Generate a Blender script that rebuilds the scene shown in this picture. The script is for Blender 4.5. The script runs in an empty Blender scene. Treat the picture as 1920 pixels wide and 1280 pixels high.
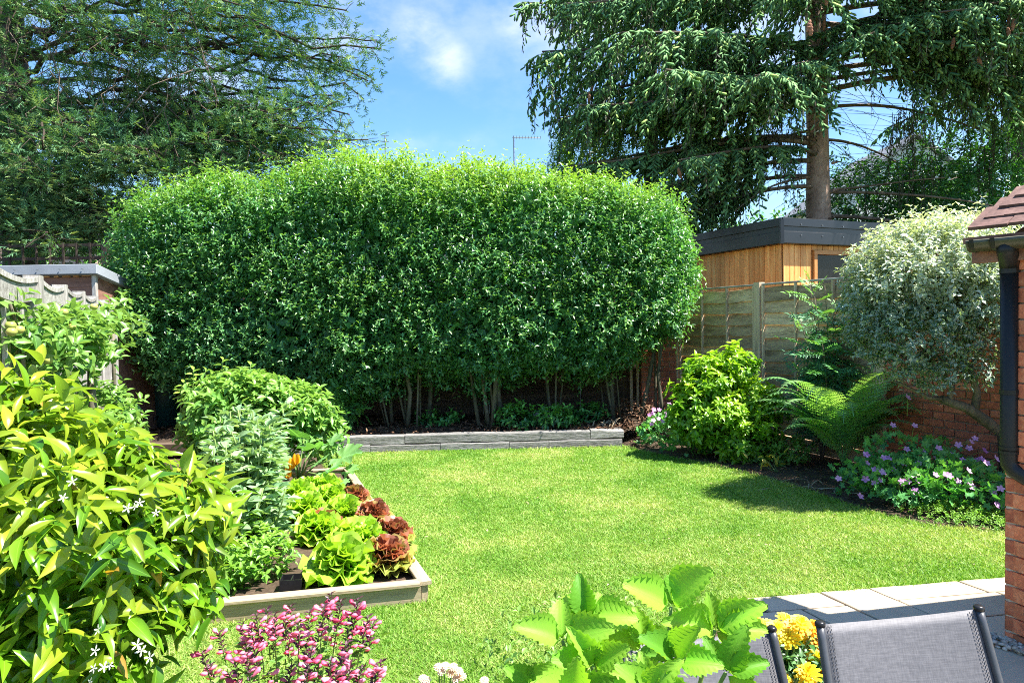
import bpy, math, random
import numpy as np
from mathutils import Matrix, Vector, noise as mnoise
random.seed(7); rng = np.random.default_rng(7)
R = math.radians
scene = bpy.context.scene
COL = scene.collection

# ------------------------------------------------------------------ camera
CAMH, F = 1.6, 1280.0
cam_d = bpy.data.cameras.new('camera'); cam = bpy.data.objects.new('camera', cam_d); COL.objects.link(cam)
cam_d.sensor_width = 36; cam_d.lens = 24; cam_d.clip_start = .05; cam_d.clip_end = 900
CAMM = Matrix.Rotation(R(90 - 1.57), 3, 'X') @ Matrix.Rotation(R(-1.0), 3, 'Z')
cam.matrix_world = Matrix.Translation((0, 0, CAMH)) @ CAMM.to_4x4()
scene.camera = cam

# ------------------------------------------------------------------ sky, sun, exposure
scene.view_settings.view_transform = 'Standard'; scene.view_settings.look = 'None'
scene.view_settings.gamma = 1; scene.view_settings.use_curve_mapping = False
scene.view_settings.exposure = 1.8
SUN_DIR = Vector((.965 * math.cos(R(60)), -.25 * math.cos(R(60)), math.sin(R(60)))).normalized()
sd = bpy.data.lights.new('sun', 'SUN'); sd.energy = 4.7; sd.angle = R(.53); sd.color = (1, .955, .88)
sun = bpy.data.objects.new('sun', sd); COL.objects.link(sun); sun.location = (8, -4, 14)
sun.rotation_euler = (-SUN_DIR).to_track_quat('-Z', 'Y').to_euler()
world = bpy.data.worlds.new('World'); scene.world = world; world.use_nodes = True
cy = scene.cycles
cy.max_bounces = 8; cy.diffuse_bounces = 6; cy.glossy_bounces = 2; cy.transmission_bounces = 4; cy.transparent_max_bounces = 4
cy.sample_clamp_indirect = 6; cy.use_denoising = False; cy.pixel_filter_type = 'BLACKMAN_HARRIS'; cy.filter_width = 1.0; cy.caustics_reflective = False; cy.caustics_refractive = False
try:
    cy.denoiser = 'OPENIMAGEDENOISE'; cy.denoising_input_passes = 'RGB_ALBEDO_NORMAL'
except Exception: pass

def raydir(px, py):
    return CAMM @ Vector(((px - 960) / F, -(py - 640) / F, -1))
def P(px, py, d):
    r = raydir(px, py); return Vector((r.x * d / r.y, d, CAMH + r.z * d / r.y))
def G(px, py, z=0):
    r = raydir(px, py); t = (z - CAMH) / r.z; return Vector((r.x * t, r.y * t, z))

def build_world():
    nt = world.node_tree; N = nt.nodes; L = nt.links; N.clear()
    out = N.new('ShaderNodeOutputWorld'); bg = N.new('ShaderNodeBackground')
    sky = N.new('ShaderNodeTexSky'); sky.sky_type = 'NISHITA'; sky.sun_disc = False
    sky.sun_elevation = R(60); sky.sun_rotation = R(105); sky.altitude = 60; sky.air_density = 1.15; sky.dust_density = .6; sky.ozone_density = 2.6
    bg.inputs[1].default_value = .093
    hs = N.new('ShaderNodeHueSaturation'); hs.inputs['Saturation'].default_value = 1.22; hs.inputs['Hue'].default_value = .500; hs.inputs['Value'].default_value = 1.0
    tint = N.new('ShaderNodeMix'); tint.data_type = 'RGBA'; tint.blend_type = 'MULTIPLY'; tint.inputs[0].default_value = 1; tint.inputs[7].default_value = (.80, .82, .86, 1)
    L.new(sky.outputs[0], tint.inputs[6]); L.new(tint.outputs[2], hs.inputs['Color'])
    tc = N.new('ShaderNodeTexCoord')
    no = N.new('ShaderNodeTexNoise'); no.inputs['Scale'].default_value = 5; no.inputs['Detail'].default_value = 8; no.inputs['Roughness'].default_value = .6
    mp = N.new('ShaderNodeMapping'); mp.inputs['Scale'].default_value = (1, 1, 1.7)
    L.new(tc.outputs['Generated'], mp.inputs[0]); L.new(mp.outputs[0], no.inputs['Vector'])
    acc = None
    # wisps of cloud at their own places in the sky
    for px, py, r, s in ((780, 60, .055, .75), (830, 118, .05, .85), (1010, 20, .075, .95), (1080, 60, .06, .6), (590, 40, .11, 1.1), (640, 140, .09, .75), (1130, 165, .05, .8), (1150, 20, .1, .9),
                         (770, 265, .045, .45), (880, 300, .05, .4), (440, 130, .2, .9), (1500, 60, .16, .9), (1450, 240, .12, .6), (-300, 100, .3, .8), (2300, 160, .3, .8), (900, -500, .4, .7), (100, -300, .3, .8), (1700, -400, .3, .7)):
        d = raydir(px, py).normalized()
        vd = N.new('ShaderNodeVectorMath'); vd.operation = 'DISTANCE'; L.new(tc.outputs['Generated'], vd.inputs[0]); vd.inputs[1].default_value = d
        mr = N.new('ShaderNodeMapRange'); mr.interpolation_type = 'SMOOTHSTEP'; mr.inputs[1].default_value = 0; mr.inputs[2].default_value = r * 1.5
        mr.inputs[3].default_value = s; mr.inputs[4].default_value = 0; L.new(vd.outputs['Value'], mr.inputs[0])
        if acc is None: acc = mr.outputs[0]
        else:
            a = N.new('ShaderNodeMath'); a.operation = 'MAXIMUM'; L.new(acc, a.inputs[0]); L.new(mr.outputs[0], a.inputs[1]); acc = a.outputs[0]
    r2 = N.new('ShaderNodeMapRange'); r2.interpolation_type = 'SMOOTHSTEP'; r2.inputs[1].default_value = .40; r2.inputs[2].default_value = .80
    L.new(no.outputs[0], r2.inputs[0])
    m = N.new('ShaderNodeMath'); m.operation = 'MULTIPLY'; L.new(acc, m.inputs[0]); L.new(r2.outputs[0], m.inputs[1])
    mx = N.new('ShaderNodeMix'); mx.data_type = 'RGBA'; mx.clamp_factor = True
    L.new(m.outputs[0], mx.inputs[0]); L.new(hs.outputs[0], mx.inputs[6]); mx.inputs[7].default_value = (4.3, 4.4, 4.7, 1)
    L.new(mx.outputs[2], bg.inputs[0]); L.new(bg.outputs[0], out.inputs[0])
build_world()

# ------------------------------------------------------------------ object helpers
def tag(o, label=None, cat=None, group=None, kind=None):
    if label: o['label'] = label
    if cat: o['category'] = cat
    if group: o['group'] = group
    if kind: o['kind'] = kind
    return o
WLOC = {}
def wl(o): return WLOC.get(o.name, Vector((0, 0, 0))) if o else Vector((0, 0, 0))
def empty(name, loc, label, cat, group=None):
    o = bpy.data.objects.new(name, None); COL.objects.link(o); o.location = loc; o.empty_display_size = .2
    WLOC[o.name] = Vector(loc); return tag(o, label, cat, group)
def link(name, me, parent=None, mw=None, loc=None):
    """link a mesh; mw is the world matrix (parents are never rotated)"""
    o = bpy.data.objects.new(name, me); COL.objects.link(o); base = wl(parent)
    if parent: o.parent = parent
    if mw is not None: o.matrix_basis = Matrix.Translation(-base) @ mw; WLOC[o.name] = mw.to_translation() 
    else:
        l = Vector(loc) if loc is not None else base
        o.location = l - base; WLOC[o.name] = l
    return o

class Tm:
    """a small mesh template: verts, loops, totals, uv per loop"""
    def __init__(s, V, Fs, uv=None, young=None):
        s.V = np.array(V, float); s.loops = np.array([i for f in Fs for i in f], np.int64); s.tot = np.array([len(f) for f in Fs], np.int64)
        s.uv = np.zeros((len(s.V), 2)) if uv is None else np.array(uv, float)
        s.meshes = {}
def raw_mesh(name, V, loops, tot, uvl=None, young=None, mats=(), smooth=True, mi=None):
    me = bpy.data.meshes.new(name); n = len(V)
    me.vertices.add(n); me.vertices.foreach_set('co', np.ascontiguousarray(V, np.float32).ravel())
    me.loops.add(len(loops)); me.loops.foreach_set('vertex_index', np.ascontiguousarray(loops, np.int32))
    me.polygons.add(len(tot)); st = np.concatenate(([0], np.cumsum(tot)[:-1])).astype(np.int32)
    me.polygons.foreach_set('loop_start', st); me.polygons.foreach_set('loop_total', np.ascontiguousarray(tot, np.int32))
    me.polygons.foreach_set('use_smooth', np.full(len(tot), bool(smooth)))
    if mi is not None: me.polygons.foreach_set('material_index', np.ascontiguousarray(mi, np.int32))
    if uvl is not None:
        u = me.uv_layers.new(name='uv'); u.data.foreach_set('uv', np.ascontiguousarray(uvl, np.float32).ravel())
    if young is not None:
        a = me.attributes.new('young', 'FLOAT', 'POINT'); a.data.foreach_set('value', np.ascontiguousarray(young, np.float32))
    for m in (mats if isinstance(mats, (list, tuple)) else [mats]): me.materials.append(m)
    me.update(calc_edges=True); return me
def frames(D, Nn):
    """rotation matrices whose columns are side, direction, normal"""
    y = D / (np.linalg.norm(D, axis=1, keepdims=True) + 1e-9); x = np.cross(y, Nn); l = np.linalg.norm(x, axis=1, keepdims=True)
    bad = l[:, 0] < 1e-4; x[bad] = np.cross(y[bad], np.array([.31, .7, .2])); x /= (np.linalg.norm(x, axis=1, keepdims=True) + 1e-9); z = np.cross(x, y)
    return np.stack([x, y, z], axis=2)
class Leaves:
    def __init__(s): s.p = []; s.m = []; s.s = []; s.t = []; s.y = []
    def add(s, pos, D, Nn, size, t=0, young=0.0, wide=1.0):
        pos = np.atleast_2d(np.asarray(pos, float)); n = len(pos)
        D = np.broadcast_to(np.asarray(D, float), (n, 3)).copy(); Nn = np.broadcast_to(np.asarray(Nn, float), (n, 3)).copy()
        sz = np.broadcast_to(np.asarray(size, float), (n,))
        M = frames(D, Nn) * sz[:, None, None]; M[:, :, 0] *= np.broadcast_to(np.asarray(wide, float), (n,))[:, None]
        s.p.append(pos); s.m.append(M); s.s.append(sz)
        s.t.append(np.broadcast_to(np.asarray(t), (n,))); s.y.append(np.broadcast_to(np.asarray(young, float), (n,)))
    def cat(s): return [np.concatenate(a) for a in (s.p, s.m, s.s, s.t, s.y)]
YL = (0.0, .5, 1.0)
def merged(name, tm, pos, M, ti, yv, mat, org, smooth=True):
    Vs, Ls, Ts, Us, Ys = [], [], [], [], []; off = 0
    for k, t in enumerate(tm):
        q = np.nonzero(ti == k)[0]
        if not len(q): continue
        V = np.einsum('nij,vj->nvi', M[q], t.V) + pos[q][:, None, :] - np.array(org)
        nv = len(t.V); Vs.append(V.reshape(-1, 3))
        Ls.append((t.loops[None, :] + (np.arange(len(q)) * nv)[:, None] + off).ravel()); Ts.append(np.tile(t.tot, len(q)))
        Us.append(np.tile(t.uv[t.loops], (len(q), 1))); Ys.append(np.repeat(yv[q], nv)); off += len(q) * nv
    return raw_mesh(name, np.concatenate(Vs), np.concatenate(Ls), np.concatenate(Ts), np.concatenate(Us), np.concatenate(Ys), mat, smooth)
def in_view(p, marg=1.0):
    y = np.maximum(p[:, 1], .01)
    return (np.abs(p[:, 0] / y) < .75 * marg) & (np.abs((p[:, 2] - CAMH) / y + .03) < .5 * marg) & (p[:, 1] > .2)
def emit(L, tm, root, mat, part='leaf', rest='foliage', cap=300, minpx=10, smooth=True, front=True):
    """the pieces that show largest become parts of their own, the rest one mesh"""
    pos, M, sz, ti, yv = L.cat(); n = len(pos)
    dist = np.linalg.norm(pos - np.array([0, 0, CAMH]), axis=1); ext = np.array([np.abs(t.V).max() for t in tm])[ti]
    px = sz * ext * F / dist
    score = np.where(in_view(pos), px, 0)
    if front:
        rel = pos - np.array([0, 0, CAMH]); near = dist - dist.min(); score = score * np.exp(-near * .9)
    order = np.argsort(-score); good = order[(px[order] >= minpx) & (score[order] > 0)][:cap]
    for i in good:
        t = tm[ti[i]]; yq = min(YL, key=lambda a: abs(a - yv[i])); key = (yq, mat.name)
        if key not in t.meshes:
            t.meshes[key] = raw_mesh(part, t.V, t.loops, t.tot, t.uv[t.loops], np.full(len(t.V), yq), mat, smooth)
        m4 = Matrix([list(M[i][r]) + [pos[i][r]] for r in range(3)] + [[0, 0, 0, 1]])
        link(part, t.meshes[key], root, m4)
    mask = np.ones(n, bool); mask[good] = False
    if mask.any() and rest:
        me = merged(rest, tm, pos[mask], M[mask], ti[mask], yv[mask], mat, wl(root), smooth)
        o = link(rest, me, root); o['kind'] = 'stuff'
    return root

class MB:
    """collects simple solids in world coordinates and links them as one object"""
    def __init__(s): s.V = []; s.F = []
    def add(s, V, Fs):
        o = len(s.V); s.V += [tuple(v) for v in V]; s.F += [tuple(i + o for i in f) for f in Fs]; return s
    def box(s, c, size, M=None):
        c = Vector(c); M = M or Matrix.Identity(3); V = [c + M @ Vector((x * size[0] / 2, y * size[1] / 2, z * size[2] / 2)) for x in (-1, 1) for y in (-1, 1) for z in (-1, 1)]
        return s.add(V, [(0, 1, 3, 2), (4, 6, 7, 5), (0, 4, 5, 1), (2, 3, 7, 6), (0, 2, 6, 4), (1, 5, 7, 3)])
    def bar(s, a, b, w, t, up=(0, 0, 1)):
        a = Vector(a); b = Vector(b); x = (b - a); l = x.length; x.normalize(); y = Vector(up).cross(x).normalized(); z = x.cross(y)
        return s.box((a + b) / 2, (l, t, w), Matrix((x, y, z)).transposed())
    def tube(s, pts, rad, n=8, cap=True):
        pts = [Vector(p) for p in pts]
        if not hasattr(rad, '__len__'): rad = [rad] * len(pts)
        rings = []; u = None
        for i, p in enumerate(pts):
            d = (pts[min(i + 1, len(pts) - 1)] - pts[max(i - 1, 0)]).normalized()
            if u is None: u = d.orthogonal().normalized()
            u = (u - d * u.dot(d)).normalized(); v = d.cross(u)
            rings.append([p + (u * math.cos(a) + v * math.sin(a)) * rad[i] for a in [k * 2 * math.pi / n for k in range(n)]])
        V = [q for r in rings for q in r]; Fs = []
        for i in range(len(pts) - 1):
            for k in range(n): Fs.append((i * n + k, i * n + (k + 1) % n, (i + 1) * n + (k + 1) % n, (i + 1) * n + k))
        if cap: Fs.append(tuple(range(n))[::-1]); Fs.append(tuple((len(pts) - 1) * n + k for k in range(n)))
        return s.add(V, Fs)
    def poly(s, pts): return s.add(pts, [tuple(range(len(pts)))])
    def build(s, name, mat, parent=None, smooth=False, bevel=0, loc=None):
        base = wl(parent) if loc is None else Vector(loc)
        V = np.array(s.V, float) - np.array(base)
        me = raw_mesh(name, V, np.array([i for f in s.F for i in f]), np.array([len(f) for f in s.F]), None, None, mat, smooth)
        o = link(name, me, parent, loc=base)
        if bevel: m = o.modifiers.new('bevel', 'BEVEL'); m.width = bevel; m.segments = 1; m.limit_method = 'ANGLE'
        return o
_pm = {}
def plank(name, a, b, w, t, mat, parent, up=(0, 0, 1), jit=.0, bev=.003, seg=1, wav=0.0):
    """a board of its own; local X runs along it, Z is its width, Y its thickness"""
    a = Vector(a); b = Vector(b); x = b - a; l = x.length; x.normalize(); y = Vector(up).cross(x).normalized(); z = x.cross(y)
    V, Fs = [], []; c = min(bev, t * .3, w * .3)
    ring = [(-t/2 + c, -w/2), (t/2 - c, -w/2), (t/2, -w/2 + c), (t/2, w/2 - c), (t/2 - c, w/2), (-t/2 + c, w/2), (-t/2, w/2 - c), (-t/2, -w/2 + c)]
    ph = random.random() * 9
    for i in range(seg + 1):
        xx = -l/2 + l * i / seg
        for k, (yy, zz) in enumerate(ring):
            dz = wav * mnoise.noise((xx * 2.3 + ph, (zz > 0) * 5 + ph, 0)) if wav else 0
            V.append((xx, yy, zz + dz))
    for i in range(seg):
        for k in range(8): Fs.append((i*8+k, i*8+(k+1)%8, (i+1)*8+(k+1)%8, (i+1)*8+k))
    Fs.append(tuple(range(8))[::-1]); Fs.append(tuple(seg*8+k for k in range(8)))
    me = raw_mesh(name, np.array(V), np.array([i for f in Fs for i in f]), np.array([len(f) for f in Fs]), None, None, mat, False)
    Mx = Matrix((x, y, z)).transposed()
    if jit: Mx = Mx @ Matrix.Rotation(random.gauss(0, jit), 3, 'Y') @ Matrix.Rotation(random.gauss(0, jit), 3, 'X')
    return link(name, me, parent, Matrix.Translation((a + b) / 2) @ Mx.to_4x4())

# ------------------------------------------------------------------ materials
def nm(name):
    m = bpy.data.materials.new(name); m.use_nodes = True; N = m.node_tree.nodes; L = m.node_tree.links; b = N['Principled BSDF']; return m, N, L, b
def rnd_node(N, L, isl=True):
    oi = N.new('ShaderNodeObjectInfo')
    if not isl: return oi.outputs['Random']
    g = N.new('ShaderNodeNewGeometry'); a = N.new('ShaderNodeMath'); a.operation = 'ADD'; L.new(oi.outputs['Random'], a.inputs[0]); L.new(g.outputs['Random Per Island'], a.inputs[1])
    f = N.new('ShaderNodeMath'); f.operation = 'FRACT'; L.new(a.outputs[0], f.inputs[0]); return f.outputs[0]
def ramp(N, L, src, stops):
    r = N.new('ShaderNodeValToRGB'); e = r.color_ramp.elements
    while len(e) < len(stops): e.new(.5)
    for i, (p, c) in enumerate(stops): e[i].position = p; e[i].color = (*c, 1)
    L.new(src, r.inputs[0]); return r.outputs[0]
def mixc(N, L, f, a, b, bt='MIX'):
    m = N.new('ShaderNodeMix'); m.data_type = 'RGBA'; m.blend_type = bt
    if isinstance(f, (int, float)): m.inputs[0].default_value = f
    else: L.new(f, m.inputs[0])
    for k, c in ((6, a), (7, b)):
        if isinstance(c, tuple): m.inputs[k].default_value = (*c, 1)
        else: L.new(c, m.inputs[k])
    return m.outputs[2]
def math_(N, L, op, a, b=None):
    m = N.new('ShaderNodeMath'); m.operation = op
    for k, v in ((0, a), (1, b)):
        if v is None: continue
        if isinstance(v, (int, float)): m.inputs[k].default_value = v
        else: L.new(v, m.inputs[k])
    return m.outputs[0]
def leafmat(name, dark, mid, young, rough=.42, tr=.35, vein=0.0, spec=.5, trc=None, back=None, edge=None, nveins=0):
    m, N, L, b = nm(name); out = N['Material Output']
    rd = rnd_node(N, L); col = ramp(N, L, rd, [(0, dark), (.55, mid), (1, tuple(min(1, c * 1.35) for c in mid))])
    at = N.new('ShaderNodeAttribute'); at.attribute_name = 'young'
    col = mixc(N, L, at.outputs['Fac'], col, young)
    uv = N.new('ShaderNodeUVMap'); sp = N.new('ShaderNodeSeparateXYZ'); L.new(uv.outputs[0], sp.inputs[0])
    au = math_(N, L, 'ABSOLUTE', math_(N, L, 'SUBTRACT', sp.outputs[0], .5))
    if vein:
        v = math_(N, L, 'LESS_THAN', au, .035)
        if nveins:
            s = math_(N, L, 'SUBTRACT', math_(N, L, 'MULTIPLY', sp.outputs[1], nveins), math_(N, L, 'MULTIPLY', au, nveins * .55))
            w = math_(N, L, 'LESS_THAN', math_(N, L, 'FRACT', s), .13); v = math_(N, L, 'MAXIMUM', v, math_(N, L, 'MULTIPLY', w, .6))
            bp = N.new('ShaderNodeBump'); bp.inputs['Strength'].default_value = .5; bp.inputs['Distance'].default_value = .003; L.new(math_(N, L, 'FRACT', s), bp.inputs['Height']); L.new(bp.outputs[0], b.inputs['Normal'])
        col = mixc(N, L, math_(N, L, 'MULTIPLY', v, vein), col, tuple(min(1, c * 2.2 + .04) for c in mid))
    if edge:
        e = math_(N, L, 'GREATER_THAN', au, edge[0]); col = mixc(N, L, math_(N, L, 'MULTIPLY', e, .85), col, edge[1])
    if back:
        g = N.new('ShaderNodeNewGeometry'); col = mixc(N, L, math_(N, L, 'MULTIPLY', g.outputs['Backfacing'], .7), col, back)
    L.new(col, b.inputs['Base Color']); b.inputs['Roughness'].default_value = rough; b.inputs['Specular IOR Level'].default_value = spec
    t = N.new('ShaderNodeBsdfTranslucent'); tcol = mixc(N, L, 1.0, col, trc or (1.5, 1.6, .5), 'MULTIPLY')
    L.new(tcol, t.inputs[0]); ms = N.new('ShaderNodeMixShader'); ms.inputs[0].default_value = tr
    L.new(b.outputs[0], ms.inputs[1]); L.new(t.outputs[0], ms.inputs[2]); L.new(ms.outputs[0], out.inputs[0])
    return m
def surf(name, stops, scale=6, stretch=(1, 1, 1), rough=.8, bump=.3, fine=60, metal=0, spec=.3, rand=.35, detail=6, dist=.01, rough2=None, isl=False, fine_amt=.35):
    """noise-coloured surface; rand = brightness variation from one object to the next"""
    m, N, L, b = nm(name); tc = N.new('ShaderNodeTexCoord'); mp = N.new('ShaderNodeMapping'); mp.inputs['Scale'].default_value = stretch
    rd = rnd_node(N, L, isl); cb = N.new('ShaderNodeCombineXYZ')
    for k, q in enumerate((37., 91., 53.)): L.new(math_(N, L, 'MULTIPLY', rd, q), cb.inputs[k])
    L.new(cb.outputs[0], mp.inputs['Location']); L.new(tc.outputs['Object'], mp.inputs[0])
    n1 = N.new('ShaderNodeTexNoise'); n1.inputs['Scale'].default_value = scale; n1.inputs['Detail'].default_value = detail; n1.inputs['Roughness'].default_value = .6; L.new(mp.outputs[0], n1.inputs['Vector'])
    n2 = N.new('ShaderNodeTexNoise'); n2.inputs['Scale'].default_value = fine; n2.inputs['Detail'].default_value = 3; L.new(mp.outputs[0], n2.inputs['Vector'])
    f = math_(N, L, 'ADD', math_(N, L, 'MULTIPLY', n1.outputs[0], 1 - fine_amt), math_(N, L, 'MULTIPLY', n2.outputs[0], fine_amt))
    lo, hi = .3, .7; col = ramp(N, L, f, [(lo + (hi - lo) * p, c) for p, c in stops])
    if rand:
        v = math_(N, L, 'ADD', math_(N, L, 'MULTIPLY', rd, rand), 1 - rand / 2)
        hv = N.new('ShaderNodeHueSaturation'); L.new(v, hv.inputs['Value']); L.new(col, hv.inputs['Color']); col = hv.outputs[0]
    L.new(col, b.inputs['Base Color']); b.inputs['Roughness'].default_value = rough; b.inputs['Metallic'].default_value = metal; b.inputs['Specular IOR Level'].default_value = spec
    if bump:
        bp = N.new('ShaderNodeBump'); bp.inputs['Strength'].default_value = bump; bp.inputs['Distance'].default_value = dist; L.new(f, bp.inputs['Height']); L.new(bp.outputs[0], b.inputs['Normal'])
    return m
M = {}
M['soil'] = surf('soil', [(0, (.025, .016, .01)), (.6, (.075, .05, .032)), (1, (.14, .1, .07))], 5, bump=.8, fine=45, dist=.03, rand=0)
M['lawn_soil'] = surf('turf base', [(0, (.06, .10, .018)), (.6, (.11, .16, .03)), (1, (.18, .18, .06))], 3, bump=.5, fine=80, rand=0)
M['far_ground'] = surf('far ground', [(0, (.04, .06, .02)), (1, (.09, .11, .04))], .4, bump=.2, fine=6, rand=0)
M['bark_spruce'] = surf('spruce bark', [(0, (0.174, 0.104, 0.0731)), (.5, (0.418, 0.27, 0.2)), (1, (0.643, 0.452, 0.348))], 3.2, (1, 1, .6), bump=.7, fine=26, dist=.02, rand=.15)
M['bark_dark'] = surf('dark bark', [(0, (.02, .015, .011)), (.6, (.065, .048, .035)), (1, (.13, .1, .08))], 5, (1, 1, .4), bump=.6, fine=30, rand=.2)
M['bark_grey'] = surf('grey green stem bark', [(0, (.05, .05, .03)), (.5, (.13, .115, .075)), (1, (.24, .21, .15))], 6, (1, 1, .4), bump=.4, fine=40, rand=.3)
M['bark_limb'] = surf('brown limb bark', [(0, (.09, .065, .045)), (.5, (.20, .145, .10)), (1, (.34, .26, .19))], 5, (1, 1, .4), bump=.6, fine=30, rand=.2)
M['twig'] = surf('twig', [(0, (.07, .05, .035)), (1, (.2, .15, .11))], 8, bump=.2, rand=.2)
M['stem_green'] = surf('green stem', [(0, (.10, .17, .04)), (1, (.22, .32, .09))], 8, bump=.1, rand=.2, rough=.5)
M['stem_red'] = surf('reddish shoot', [(0, (.10, .07, .03)), (1, (.22, .13, .06))], 8, bump=.1, rand=.2, rough=.5)
M['fence_brown'] = surf('fence board', [(0, (.17, .105, .062)), (.35, (.38, .26, .155)), (.65, (.58, .41, .25)), (1, (.72, .53, .34))], 2.0, (.9, 3, 6), bump=.5, fine=16, rand=.8, rough=.75)
M['fence_post'] = surf('treated post', [(0, (.34, .24, .15)), (.5, (.58, .43, .28)), (1, (.72, .56, .38))], 2, (.7, 9, 9), bump=.3, fine=20, rand=.2)
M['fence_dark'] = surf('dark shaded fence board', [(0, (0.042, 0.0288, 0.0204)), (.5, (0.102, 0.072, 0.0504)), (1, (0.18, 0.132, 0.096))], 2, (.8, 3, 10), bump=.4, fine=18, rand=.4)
M['fence_grey'] = surf('weathered grey timber', [(0, (.13, .115, .095)), (.4, (.31, .29, .26)), (1, (.55, .53, .49))], 3, (.8, 9, 9), bump=.5, fine=26, rand=.35)
M['trellis'] = surf('dark grey brown lattice', [(0, (.025, .02, .015)), (1, (.07, .055, .042))], 3, (.8, 6, 6), bump=.3, rand=.2)
M['sleeper'] = surf('silvered sleeper', [(0, (0.082, 0.0779, 0.0697)), (.35, (0.205, 0.197, 0.184)), (.7, (0.303, 0.291, 0.275)), (1, (0.41, 0.394, 0.369))], 3, (.6, 6, 7), bump=1, fine=22, rand=.3, dist=.03, fine_amt=.5)
M['bed_wood'] = surf('bed plank', [(0, (0.17, 0.128, 0.0723)), (.45, (0.323, 0.255, 0.162)), (1, (0.442, 0.365, 0.246))], 2.2, (.5, 7, 9), bump=.3, fine=24, rand=.15)
M['cedar'] = surf('cedar cladding', [(0, (0.489, 0.186, 0.0504)), (.5, (0.79, 0.359, 0.108)), (1, (0.92, 0.575, 0.215))], 2, (.6, 8, 8), bump=.15, fine=22, rand=.45, rough=.55)
M['cedar_trim'] = surf('cedar trim', [(0, (.40, .16, .045)), (1, (.62, .30, .10))], 2, (.6, 8, 8), bump=.1, fine=22, rand=.1, rough=.5)
M['fascia'] = surf('black roof membrane', [(0, (0.00864, 0.00912, 0.0115)), (1, (0.0154, 0.0163, 0.0202))], 4, bump=.08, fine=20, rand=0, rough=.32, spec=.6)
M['shed_wood'] = surf('brown shed board', [(0, (0.12, 0.054, 0.036)), (.5, (0.24, 0.12, 0.084)), (1, (0.348, 0.192, 0.138))], 2, (.6, 6, 9), bump=.3, fine=24, rand=.25)
M['shed_orange'] = surf('bare timber under roof', [(0, (.35, .15, .05)), (1, (.6, .32, .13))], 4, bump=.2, rand=.4)
M['felt'] = surf('grey roofing felt', [(0, (0.144, 0.158, 0.18)), (.5, (0.216, 0.238, 0.266)), (1, (0.302, 0.324, 0.353))], 1.5, bump=.25, fine=120, rand=0, rough=.8)
M['tile'] = surf('clay roof tile', [(0, (.06, .036, .03)), (.5, (.155, .085, .07)), (1, (.25, .15, .125))], 7, bump=.6, fine=60, rand=.35)
M['gutter'] = surf('black plastic', [(0, (.012, .012, .012)), (1, (.022, .022, .022))], 4, bump=.02, rand=0, rough=.42, spec=.3)
M['gutter_dull'] = surf('dusty black gutter', [(0, (.03, .032, .018)), (1, (.075, .08, .035))], 7, bump=.1, rand=.1, rough=.35, spec=.5)
M['brick'] = surf('red brick', [(0, (0.297, 0.0877, 0.0495)), (.45, (0.564, 0.168, 0.0825)), (.8, (0.698, 0.271, 0.14)), (1, (0.817, 0.478, 0.33))], 9, bump=.7, fine=50, rand=.55, dist=.008)
M['brick_dull'] = surf('old red brick', [(0, (0.244, 0.0696, 0.0452)), (.5, (0.504, 0.148, 0.0835)), (1, (0.696, 0.278, 0.174))], 8, bump=.6, fine=50, rand=.5, dist=.008)
M['mortar'] = surf('mortar', [(0, (0.26, 0.221, 0.169)), (.5, (0.468, 0.403, 0.325)), (1, (0.65, 0.585, 0.494))], 12, bump=.8, fine=80, rand=0, dist=.01)
M['mortar_dark'] = surf('old mortar', [(0, (0.15, 0.105, 0.0825)), (1, (0.36, 0.27, 0.21))], 12, bump=.8, fine=80, rand=0)
M['slab'] = surf('pale sandstone slab', [(0, (0.371, 0.305, 0.217)), (.5, (0.482, 0.404, 0.296)), (1, (0.561, 0.466, 0.343))], 2.2, bump=.12, fine=50, rand=.12, rough=.75, dist=.006, fine_amt=.15)
M['grout'] = surf('joint', [(0, (.05, .045, .035)), (1, (.15, .13, .1))], 20, bump=.5, rand=0)
M['pebble'] = surf('pebble', [(0, (.22, .19, .15)), (.5, (.42, .36, .29)), (1, (.62, .58, .52))], 2, bump=.1, rand=.7, rough=.55, isl=True)
M['white_wall'] = surf('white render', [(0, (.62, .60, .58)), (1, (.75, .74, .72))], 3, bump=.05, rand=0)
M['pink_wall'] = surf('pinkish brick house', [(0, (.42, .25, .21)), (1, (.58, .40, .35))], 9, bump=.1, rand=0)
M['slate'] = surf('slate roof', [(0, (.13, .14, .16)), (1, (.22, .23, .25))], 5, bump=.2, rand=0)
M['metal'] = surf('galvanised', [(0, (.25, .26, .27)), (1, (.4, .41, .42))], 5, bump=.02, rand=0, rough=.4, metal=.8)
M['frame_metal'] = surf('grey powder coat', [(0, (.045, .048, .055)), (1, (.065, .068, .078))], 20, bump=.02, rand=0, rough=.35, spec=.5)
M['butt'] = surf('green water butt', [(0, (.010, .045, .045)), (1, (.02, .075, .07))], 3, bump=.03, rand=0, rough=.45)
M['tray'] = surf('black tray plastic', [(0, (.01, .01, .011)), (1, (.022, .022, .024))], 5, bump=.02, rand=0, rough=.3)
M['stone'] = surf('pale stone', [(0, (.22, .21, .17)), (1, (.42, .41, .35))], 5, bump=.5, rand=0)
M['terracotta'] = surf('terracotta', [(0, (.35, .14, .07)), (1, (.5, .24, .13))], 5, bump=.2, rand=0)
M['cone'] = surf('spruce cone', [(0, (.16, .06, .03)), (.5, (.34, .15, .085)), (1, (.45, .24, .15))], 30, bump=.8, rand=.3, dist=.01)
M['straw'] = surf('dry leaf', [(0, (.22, .15, .08)), (1, (.52, .44, .30))], 8, bump=.1, rand=.3, isl=True)
M['mulch'] = surf('mulch', [(0, (.05, .025, .014)), (.5, (.15, .075, .04)), (1, (.32, .2, .12))], 2, bump=.3, rand=.9, isl=True)
M['glass'] = nm('window glass')[0]
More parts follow.
